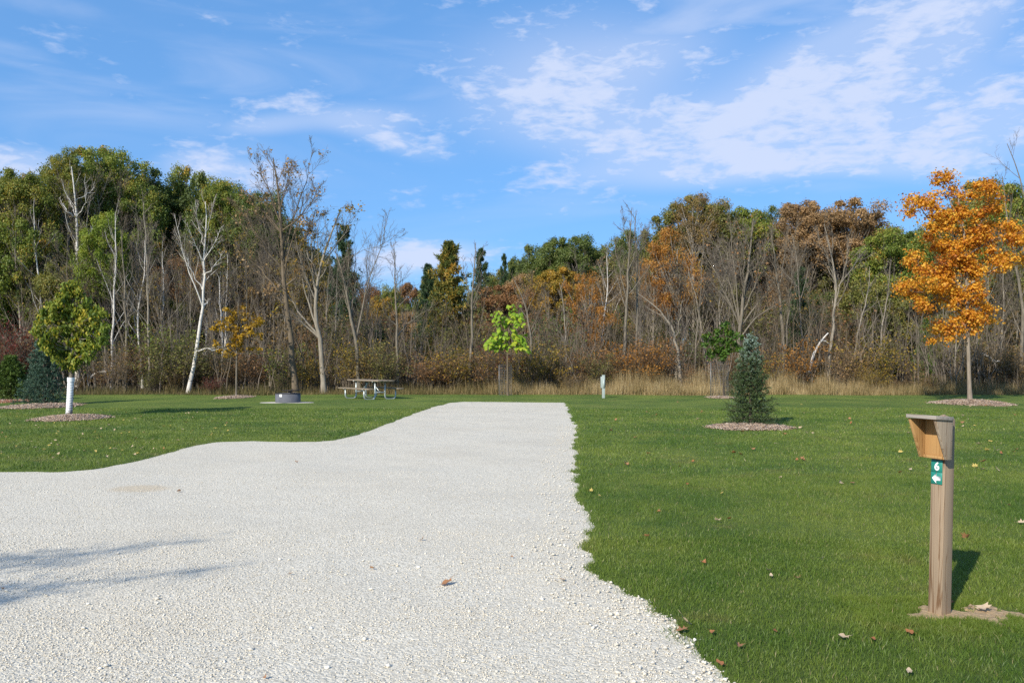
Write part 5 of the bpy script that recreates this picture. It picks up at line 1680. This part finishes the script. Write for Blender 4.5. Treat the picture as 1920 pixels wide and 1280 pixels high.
mt.tubes(LL, LR, 6)
link('trunk', mt.mesh('trunk', True), M['grey_bark'], t)
tw, twr = spawn(LL, LR, 20, rgt, .1, .95, 28, 8, .11, .4, .5, K=4, rr=.4, up=.05, rmin=.004)
mt = MB()
mt.tubes(tw, twr, 3)
tag(link('twigs', mt.mesh('twigs'), M['twig'], t), kind='stuff')
i = rgt.integers(len(tw), size=1500)
mt = MB()
leaf_quads(mt, tw[i, rgt.integers(1, 4, size=1500)] + rgt.normal(size=(1500, 3)) * .10, rgt.normal(size=(1500, 3)), .06, rgt, rgt.random(1500))
link('foliage', mt.mesh('foliage'), M['golden'], t)

# ------------------------------------------------------------------ wire cages
def cage(label, px, py, wpx, top, d):
    r = wpx / F * d / 2
    h = CAMH + (HY - top) / F * d
    t = thing('wire_cage', label, 'tree cage', ((px - CX) / F * d, d, 0), 0, 'wire cages round saplings')
    n = 22
    mb = MB()
    a = np.arange(n) / n * 2 * np.pi
    PP = np.stack([np.stack([np.cos(a) * r, np.sin(a) * r, 0 * a], -1), np.stack([np.cos(a) * r, np.sin(a) * r, 0 * a + h], -1)], 1)
    mb.tubes(PP, np.full((n, 2), .0028), 3)
    link('upright_wires', mb.mesh('upright_wires'), M['wire'], t)
    mb = MB()
    a = np.linspace(0, 2 * np.pi, 25)
    k = int(h / .1)
    RR_ = np.stack([np.stack([np.cos(a) * r, np.sin(a) * r, 0 * a + (j + .5) * h / k], -1) for j in range(k)])
    mb.tubes(RR_, np.full(RR_.shape[:2], .0028), 3)
    link('ring_wires', mb.mesh('ring_wires'), M['wire'], t)
    mb = MB()
    mb.tube([(-r * 1.02, 0, -.02), (-r * 1.02, 0, h * .95)], .016, 6)
    link('stake', mb.mesh('stake'), M['wire'], t)


cage('grey wire cage beside the lime green sapling trunk', 947.5, 742, 23, 682, 35.8)
cage('dark wire cage round the green sapling behind the small blue spruce', 1349, 743, 32, 676, 34.6)

# ------------------------------------------------------------------ wooden box post with number sign
t = thing('sign_post', 'weathered wooden post with an open box and a green number sign', 'sign post', (post_xy[0], post_xy[1], 0), R(-62.5))
t.rotation_euler[1] = R(0.5)
t.rotation_euler[0] = R(-1.2)
PW, PH = .090, 1.225


def bev(o, w=.003, seg=2):
    m = o.modifiers.new('edge', 'BEVEL')
    m.width = w
    m.segments = seg
    m.limit_method = 'ANGLE'
    return o


mb = MB()
h2 = PW / 2
V = [(-h2, -h2, -.3), (h2, -h2, -.3), (h2, h2, -.3), (-h2, h2, -.3), (-h2, -h2, PH - .03), (h2, -h2, PH - .03), (h2, h2, PH - .03), (-h2, h2, PH - .03), (0, 0, PH)]
mb.add(V, [(0, 3, 2, 1), (0, 1, 5, 4), (1, 2, 6, 5), (2, 3, 7, 6), (3, 0, 4, 7)], [(4, 5, 8), (5, 6, 8), (6, 7, 8), (7, 4, 8)])
bev(link('post', mb.mesh('post'), M['weathered'], t), .004)
BW, BH, BT = .185, .235, .018                      # box width, height, board thickness
BZ = PH - .03 - BH                                 # bottom of the box
yb = -h2 - .002                                    # front face of the post
mb = MB()
mb.box((0, yb - BT / 2, BZ + BH / 2), (BW - 2 * BT - .001, BT, BH))
bev(link('back_board', mb.mesh('back_board'), M['honey'], t), .0015)
for s in (-1, 1):
    mb = MB()
    x0, x1 = (s * BW / 2, s * (BW / 2 - BT)) if s < 0 else (s * (BW / 2 - BT), s * BW / 2)
    prof = [(yb, BZ), (yb - .048, BZ), (yb - .155, BZ + BH), (yb, BZ + BH)]
    V = [(x0, a, b) for a, b in prof] + [(x1, a, b) for a, b in prof]
    mb.add(V, [(0, 1, 2, 3), (7, 6, 5, 4), (0, 4, 5, 1), (1, 5, 6, 2), (2, 6, 7, 3), (3, 7, 4, 0)])
    o = bev(link('side_panel', mb.mesh('side_panel'), M['weathered_dry' if s > 0 else 'honey'], t), .0015)
    o['label'] = 'weathered grey side panel' if s > 0 else 'honey coloured side panel, sheltered inside'
mb = MB()
mb.box((0, yb - .0245, BZ + BT / 2 - .001), (BW - 2 * BT - .002, .047 - BT, BT))
bev(link('floor_board', mb.mesh('floor_board'), M['honey'], t), .0015)
mb = MB()
rt = Matrix.Rotation(R(-3), 3, 'X')
mb.box((0.003, yb - .088, BZ + BH + .012), (BW + .014, .162, .022), rt)
bev(link('roof', mb.mesh('roof'), M['roof_wood'], t), .002)
for zc, nm in ((BZ - .048, 'number_plate'), (BZ - .121, 'arrow_plate')):
    mb = MB()
    mb.box((-.004, yb - .0015, zc), (.074, .003, .0715))
    pl = bev(link(nm, mb.mesh(nm), M['teal'], t), .0008, 1)
    if nm == 'number_plate':
        fc = bpy.data.curves.new('digit', 'FONT')
        fc.body = '6'
        fc.size = .066
        fc.extrude = .0008
        fc.offset = .0016
        fc.align_x = 'CENTER'
        tmp = bpy.data.objects.new('digit_outline', fc)
        me = bpy.data.meshes.new_from_object(tmp)
        bpy.data.objects.remove(tmp)
        dg = link('digit', me, M['white_paint'], pl, (-.002, yb - .0042, zc - .0235), (R(90), 0, 0))
    else:
        mb = MB()
        pts = [(-.030, 0), (-.002, .030), (-.002, .0125), (.026, .0125), (.026, -.0125), (-.002, -.0125), (-.002, -.030)]
        V = [(a - .002, yb - .0052, zc + b) for a, b in pts] + [(a - .002, yb - .0034, zc + b) for a, b in pts]
        mb.add(V, [(i, i + 7, (i + 1) % 7 + 7, (i + 1) % 7) for i in range(7)] + [(2, 5, 4, 3)], [(0, 2, 1), (0, 5, 2), (0, 6, 5)])
        link('arrow', mb.mesh('arrow'), M['white_paint'], pl)
    for zz_ in (.031, -.031):
        mb = MB()
        mb.tube([(-.004, yb - .0028, zc + zz_), (-.004, yb - .0052, zc + zz_)], .0028, 8)
        link('screw', mb.mesh('screw'), M['screw'], pl)
for (sx, sz) in ((.035, .20), (.038, .165)):
    mb = MB()
    mb.tube([(sx, yb - BT + .001, BZ + sz), (sx, yb - BT - .006, BZ + sz)], .0055, 8)
    link('screw', mb.mesh('screw'), M['screw'], t)
for sz in (.02, .115, .215):
    mb = MB()
    mb.tube([(BW / 2 - .001, yb - .010, BZ + sz), (BW / 2 + .0018, yb - .010, BZ + sz)], .003, 8)
    link('nail', mb.mesh('nail'), M['screw'], t)
# sandy worn soil at its foot: it comes up through the turf sheet where the grass is gone
v, q = tensor_grid(np.linspace(-.6, .6, 90), np.linspace(-.36, .36, 54), lambda x, y: lawn_z(x + post_xy[0] + .07, y + post_xy[1] - .05) - .010
                   + .016 * bareness(x + post_xy[0] + .07, y + post_xy[1] - .05) + .003 * vnoise(x, y, .03, 5))
mb = MB()
mb.add(v, q)
tag(link('bare_soil', mb.mesh('bare_soil', True), M['soil'], None, (post_xy[0] + .07, post_xy[1] - .05, 0)), 'sandy bare soil at the foot of the wooden sign post', kind='structure')

# ------------------------------------------------------------------ picnic table
ux, uy = .64, -.77                                  # long axis: right end nearer
tc_ = np.array([(692 - CX) / F * 32.3, 32.6])
t = thing('picnic_table', 'picnic table of weathered planks on grey pipe legs', 'picnic table', (tc_[0], tc_[1], 0), math.atan2(uy, ux))
# local x = long axis, local y = across (y+ is away from the camera on the right)
for k, yy in enumerate((-.25, 0.0, .25)):
    mb = MB()
    mb.box((0, yy, .755), (2.42, .236, .042))
    bev(link('top_plank', mb.mesh('top_plank'), M['plank'], t), .004)
for yy in (-.66, .66):
    mb = MB()
    mb.box((0, yy, .445), (2.42, .25, .042))
    bev(link('seat_plank', mb.mesh('seat_plank'), M['plank'], t), .004)
pr = .030
for xx in (-.74, .74):
    for s in (-1, 1):
        pts = [(xx, s * .70, .42), (xx, s * .70, .20)]
        for a in np.linspace(0, 90, 6):
            pts.append((xx, s * (.70 - .14 + .14 * math.cos(R(a))), .17 - .14 * math.sin(R(a))))
        for a in np.linspace(90, 0, 6):
            pts.append((xx, s * (.22 + .14 - .14 * math.cos(R(a))), .17 - .14 * math.sin(R(a))))
        pts += [(xx, s * .22, .35), (xx, s * .22, .732)]
        mb = MB()
        mb.tube(pts, pr, 10)
        link('leg', mb.mesh('leg', True), M['galv'], t)
    mb = MB()
    mb.box((xx, 0, .718), (.045, .72, .03))
    link('top_bearer', mb.mesh('top_bearer'), M['galv'], t)
    mb = MB()
    mb.tube([(xx, -.22, .30), (xx, .22, .30)], .022, 8)
    link('crossbar', mb.mesh('crossbar', True), M['galv'], t)
    for s in (-1, 1):
        mb = MB()
        mb.box((xx, s * .68, .418), (.045, .22, .012))
        link('seat_bracket', mb.mesh('seat_bracket'), M['galv'], t)
    mb = MB()
    mb.tube([(xx, 0, .30), (xx * .12, 0, .715)], .020, 8)
    link('brace', mb.mesh('brace', True), M['galv'], t)

# ------------------------------------------------------------------ fire ring
fd = 29.6
fx = (540 - CX) / F * fd
t = thing('fire_ring', 'round grey steel fire ring with a swivel grill grate', 'fire ring', (fx, fd, 0))
mb = MB()
a = np.linspace(0, 2 * np.pi, 49)[:-1]
ro, ri, h = .44, .42, .36
V = [(math.cos(b) * r_, math.sin(b) * r_, z_) for (r_, z_) in ((ro, -.05), (ro, h), (ri, h), (ri, -.05)) for b in a]
Q = [(j * 48 + i, j * 48 + (i + 1) % 48, ((j + 1) % 4) * 48 + (i + 1) % 48, ((j + 1) % 4) * 48 + i) for j in range(3) for i in range(48)]
mb.add(V, Q)
link('ring', mb.mesh('ring', False), M['steel'], t)
mb = MB()
mb.tubes(np.stack([np.cos(np.linspace(0, 6.2832, 49)) * .437, np.sin(np.linspace(0, 6.2832, 49)) * .437, np.full(49, h)], -1)[None], np.full((1, 49), .012), 6)
link('rim_pipe', mb.mesh('rim_pipe', True), M['black_iron'], t)
mb = MB()
mb.tubes(np.stack([np.cos(np.linspace(0, 6.2832, 25)) * .42, np.sin(np.linspace(0, 6.2832, 25)) * .42, np.full(25, .03)], -1)[None], np.full((1, 25), .01), 4)
V = [(math.cos(b) * .415, math.sin(b) * .415, .05) for b in a] + [(0, 0, .09)]
mb.add(V, t=[(i, (i + 1) % 48, 48) for i in range(48)])
link('ash_bed', mb.mesh('ash_bed'), M['black_iron'], t)
gr = MB()
gz = h + .10
gr.tube([(-.13, -.26, gz), (.36, -.26, gz), (.36, .26, gz), (-.13, .26, gz), (-.13, -.26, gz)], .018, 6)
for k in range(9):
    yy = -.21 + k * .0525
    gr.tube([(-.13, yy, gz + .004), (.36, yy, gz + .004)], .010, 5)
link('grate', gr.mesh('grate'), M['black_iron'], t)
mb = MB()
mb.tube([(.06, .30, .05), (.06, .30, gz + .05)], .02, 8)
mb.tube([(.06, .30, gz - .02), (.06, .0, gz - .012)], .016, 6)
link('grate_post', mb.mesh('grate_post', True), M['black_iron'], t)
mb = MB()
mb.box((.06, 0, gz - .045), (.09, .09, .06))
link('hub', mb.mesh('hub'), M['black_iron'], t)
mb = MB()
mb.tube([(.36, 0, gz), (.42, 0, gz), (.44, 0, gz + .10), (.53, 0, gz + .115)], .011, 6)
link('handle', mb.mesh('handle', True), M['black_iron'], t)
mb = MB()
mb.tube([(-.13, 0, gz), (-.22, 0, gz + .02)], .011, 6)
link('rest_arm', mb.mesh('rest_arm', True), M['black_iron'], t)
# sticker, curved on the ring's front
mb = MB()
b0 = math.radians(-90) - .34
V = []
for k in range(4):
    b = b0 + (k - 1.5) * .075
    V += [(math.cos(b) * .4425, math.sin(b) * .4425, .25), (math.cos(b) * .4425, math.sin(b) * .4425, .34)]
mb.add(V, [(2 * k, 2 * k + 2, 2 * k + 3, 2 * k + 1) for k in range(3)])
link('sticker', mb.mesh('sticker'), M['white_paint'], t)
mb = MB()
a = np.arange(40) / 40 * 2 * np.pi
rim = 1 + .12 * (vnoise(np.cos(a) * 3, np.sin(a) * 3, 1.0, 9) - .5)
V = [(0, 0, .05)] + [(math.cos(b) * 1.05 * q_ * .85, math.sin(b) * .52 * q_ * .85, .042) for b, q_ in zip(a, rim)] + [(math.cos(b) * 1.1 * q_, math.sin(b) * .55 * q_, .0) for b, q_ in zip(a, rim)]
mb.add(V, [(1 + i, 41 + i, 41 + (i + 1) % 40, 1 + (i + 1) % 40) for i in range(40)], [(0, 1 + i, 1 + (i + 1) % 40) for i in range(40)])
o = link('stone_dust_pad', mb.mesh('stone_dust_pad', True), M['pad'], None, (fx - .02, fd, -.005))
tag(o, 'pale stone dust pad round the fire ring', kind='structure')

# ------------------------------------------------------------------ utility pedestal
pd_ = 33.2
t = thing('utility_pedestal', 'slim grey green utility pedestal at the far edge of the lawn', 'utility post', ((1131 - CX) / F * pd_, pd_, 0), R(8))
mb = MB()
mb.box((.01, 0, .44), (.105, .10, .98))
bev(link('pillar', mb.mesh('pillar'), M['pedestal'], t), .006)
mb = MB()
mb.box((-.072, .0, .66), (.056, .085, .46))
bev(link('meter_box', mb.mesh('meter_box'), M['pedestal'], t), .005)
mb = MB()
mb.box((.01, 0, .9425), (.118, .112, .022))
bev(link('cap', mb.mesh('cap'), M['pedestal'], t), .004)
mb = MB()
mb.box((.012, -.053, .60), (.07, .006, .36))
link('front_panel', mb.mesh('front_panel'), M['pedestal'], t)

# ------------------------------------------------------------------ fallen leaves
LEAF = []
for k in range(5):
    mb = MB()
    rg = np.random.default_rng(800 + k)
    lob = [(0, -.5), (.10, -.34), (.34, -.40), (.26, -.18), (.50, -.06), (.28, .06), (.34, .28), (.13, .22), (0, .5), (-.13, .22), (-.34, .28), (-.28, .06), (-.50, -.06), (-.26, -.18), (-.34, -.40), (-.10, -.34)]
    if k in (2, 4):
        lob = [(0, -.5), (.12, -.38), (.22, -.2), (.27, 0), (.22, .2), (.12, .36), (0, .5), (-.12, .36), (-.22, .2), (-.27, 0), (-.22, -.2), (-.12, -.38)]
    curl, bend = [.5, .9, .6, 1.3, .3][k], [.25, .5, .8, .2, .5][k]
    zf = lambda x_, y_: curl * x_ * x_ * 1.6 + bend * (y_ * y_) * .9
    nl_ = len(lob)
    V = [(x_, y_, zf(x_, y_) + .05 * rg.normal()) for x_, y_ in lob] + [(x_ * .5, y_ * .55, zf(x_ * .5, y_ * .55)) for x_, y_ in lob] + [(0, 0, 0)]
    Q = [(i, (i + 1) % nl_, nl_ + (i + 1) % nl_, nl_ + i) for i in range(nl_)]
    T = [(nl_ + i, nl_ + (i + 1) % nl_, 2 * nl_) for i in range(nl_)]
    mb.add(V, Q, T, tint=.5)
    st = np.array([(0, -.48, zf(0, -.48)), (.02, -.7, zf(0, -.48) + .05), (.03, -.85, zf(0, -.48) + .10)])
    mb.tube(st, .012, 3)
    LEAF.append(mb.mesh('fallen_leaf', True))
rl = random.Random(17)


def fallen(px, py, size, mat_, label, group=None, tilt=.35, var=None, d=None):
    x, y = G(px, py)
    sd_ = float(drive_sd(np.array([x]), np.array([y]))[0])
    z = (float(gravel_z(np.array([x]), np.array([y]))[0]) + .012) if sd_ < 0 else float(lawn_z(np.array([x]), np.array([y]))[0]) + .026
    o = link('fallen_leaf', LEAF[rl.randrange(5) if var is None else var], M[mat_], None, (x, y, z + size * .03), (rl.gauss(0, tilt), rl.gauss(0, tilt), rl.random() * 6.28), (size, size, size))
    tag(o, label, 'leaf', group)


B, T_, Y_, R_ = 'brown_leaf', 'tan_leaf', 'yellow_litter', 'rust_litter'
for a in [
    (836, 1097, .11, B, 'large curled brown leaf lying alone on the white gravel'), (698, 1068, .045, B, 'small brown leaf on the gravel up and left of the large curled one'), (545, 1079, .035, B, 'tiny dark brown leaf on the gravel beyond the shadow streaks'),
    (335, 922, .06, B, 'thin dark leaf on the gravel right of the sandy stain'), (555, 868, .06, B, 'dark leaf fleck on the gravel below the curved lawn edge'), (791, 1013, .05, B, 'thin brown twiggy leaf in the middle of the gravel'), (960, 1048, .03, B, 'tiny brown leaf on the gravel left of the ragged lawn edge'),
    (1055, 1089, .06, T_, 'thin tan leaf on the gravel close to the ragged lawn edge'), (4, 1106, .03, B, 'tiny dark leaf on the gravel within the shadow streak'), (498, 1270, .03, B, 'tiny brown leaf at the bottom of the gravel'),
    (1287, 1180, .085, T_, 'pale curled leaf on the stony lawn edge at the bottom'), (1280, 1192, .08, B, 'dark brown leaf tucked under the pale curled edge leaf'), (1384, 1228, .06, B, 'upright brown leaf in the lawn near the gravel edge'), (1350, 1254, .06, R_, 'rusty leaf on the gravel edge at the very bottom'),
    (1336, 1203, .05, R_, 'small rusty leaf in the lawn above the upright brown leaf'), (1580, 1210, .085, T_, 'arched tan leaf in the lawn left of the post foot'), (1637, 1214, .06, R_, 'flat rusty leaf just right of the arched tan leaf'), (1706, 1199, .06, R_, 'reddish brown leaf in the lawn in front of the post foot'),
    (1818, 1152, .065, T_, 'pale pointed leaf on the sandy soil beside the post'), (1843, 1153, .10, T_, 'long brown crumpled leaf beside the pale one at the post'), (1784, 1144, .05, R_, 'rusty leaf leaning against the post foot'), (1812, 1019, .085, B, 'brown leaf in the lawn beyond the post shadow'),
    (1575, 911, .075, T_, 'pale leaf of a pair left of the post, the left one'), (1598, 913, .07, B, 'brown leaf of a pair left of the post, the right one'), (1543, 1059, .045, T_, 'small white curled leaf in the middle of the lawn'), (1917, 989, .08, T_, 'pale twiggy leaf at the right end of the lawn'),
    (1892, 955, .06, R_, 'rusty leaf right of the post box'), (1688, 894, .065, R_, 'flat rusty leaf left of the number sign'), (1463, 903, .05, T_, 'small tan leaf below the small blue spruce'), (1173, 878, .05, T_, 'small white leaf standing in the lawn near the drive'),
    (1108, 930, .07, Y_, 'yellow tan leaf close to the gravel spur'), (1123, 938, .05, Y_, 'small yellow leaf right beside the yellow tan one'), (1212, 1017, .06, B, 'brown leaf in the lawn right of the gravel spur'), (1442, 1083, .06, T_, 'pale tan leaf in the lawn, upper of two'),
    (1446, 1093, .05, T_, 'pale tan leaf in the lawn, lower of two'), (1497, 1097, .06, B, 'brown leaf right of the two pale tan ones'), (1320, 1068, .05, R_, 'rusty leaf in the lawn right of the notched edge'), (1705, 1275, .06, T_, 'white dry leaf at the bottom of the lawn'),
    (1453, 1200, .045, R_, 'small rusty leaf in the lawn halfway to the arched tan leaf'), (1275, 881, .06, R_, 'orange leaf in the lawn right of the standing white leaf'), (1288, 916, .05, R_, 'orange leaf below the other orange leaf in the lawn'), (1345, 987, .07, T_, 'tan leaf in the lawn, left of a pair'), (1368, 983, .05, R_, 'rusty leaf in the lawn, right of a pair'),
    (1235, 970, .04, R_, 'small rusty leaf above the brown leaf by the spur'), (1354, 934, .05, Y_, 'yellowish leaf in the lawn under the spruce bed'), (1316, 776, .10, B, 'dark brown leaf near the blue spruce bed'), (1335, 784, .09, T_, 'tan leaf between the dark brown leaf and the spruce bed'),
]:
    fallen(*a)
gl = 'small dry leaves scattered on the lawn'
for k in range(44):
    px, py = 1500 + 420 * rl.random(), 762 + 130 * rl.random() ** 1.4
    fallen(px, py, .07 + .05 * rl.random(), rl.choice([T_, R_, B, Y_, T_]), 'small dry leaf fleck on the lawn around the orange maple', gl)
for k in range(26):
    px, py = 1090 + 420 * rl.random(), 752 + 130 * rl.random()
    fallen(px, py, .06 + .05 * rl.random(), rl.choice([T_, R_, B]), 'small dry leaf fleck on the lawn between drive and blue spruce', gl)
for k in range(135):
    px = 430 * rl.random() ** 1.15
    py = 776 + 92 * rl.random()
    x, y = G(px, py)
    if float(drive_sd(np.array([x]), np.array([y]))[0]) < .1:
        continue
    fallen(px, py, .04 + .03 * rl.random(), rl.choice([Y_, Y_, T_, T_, B]), 'small yellow leaf fleck on the lawn below the guarded young tree', gl)

settle_labels()
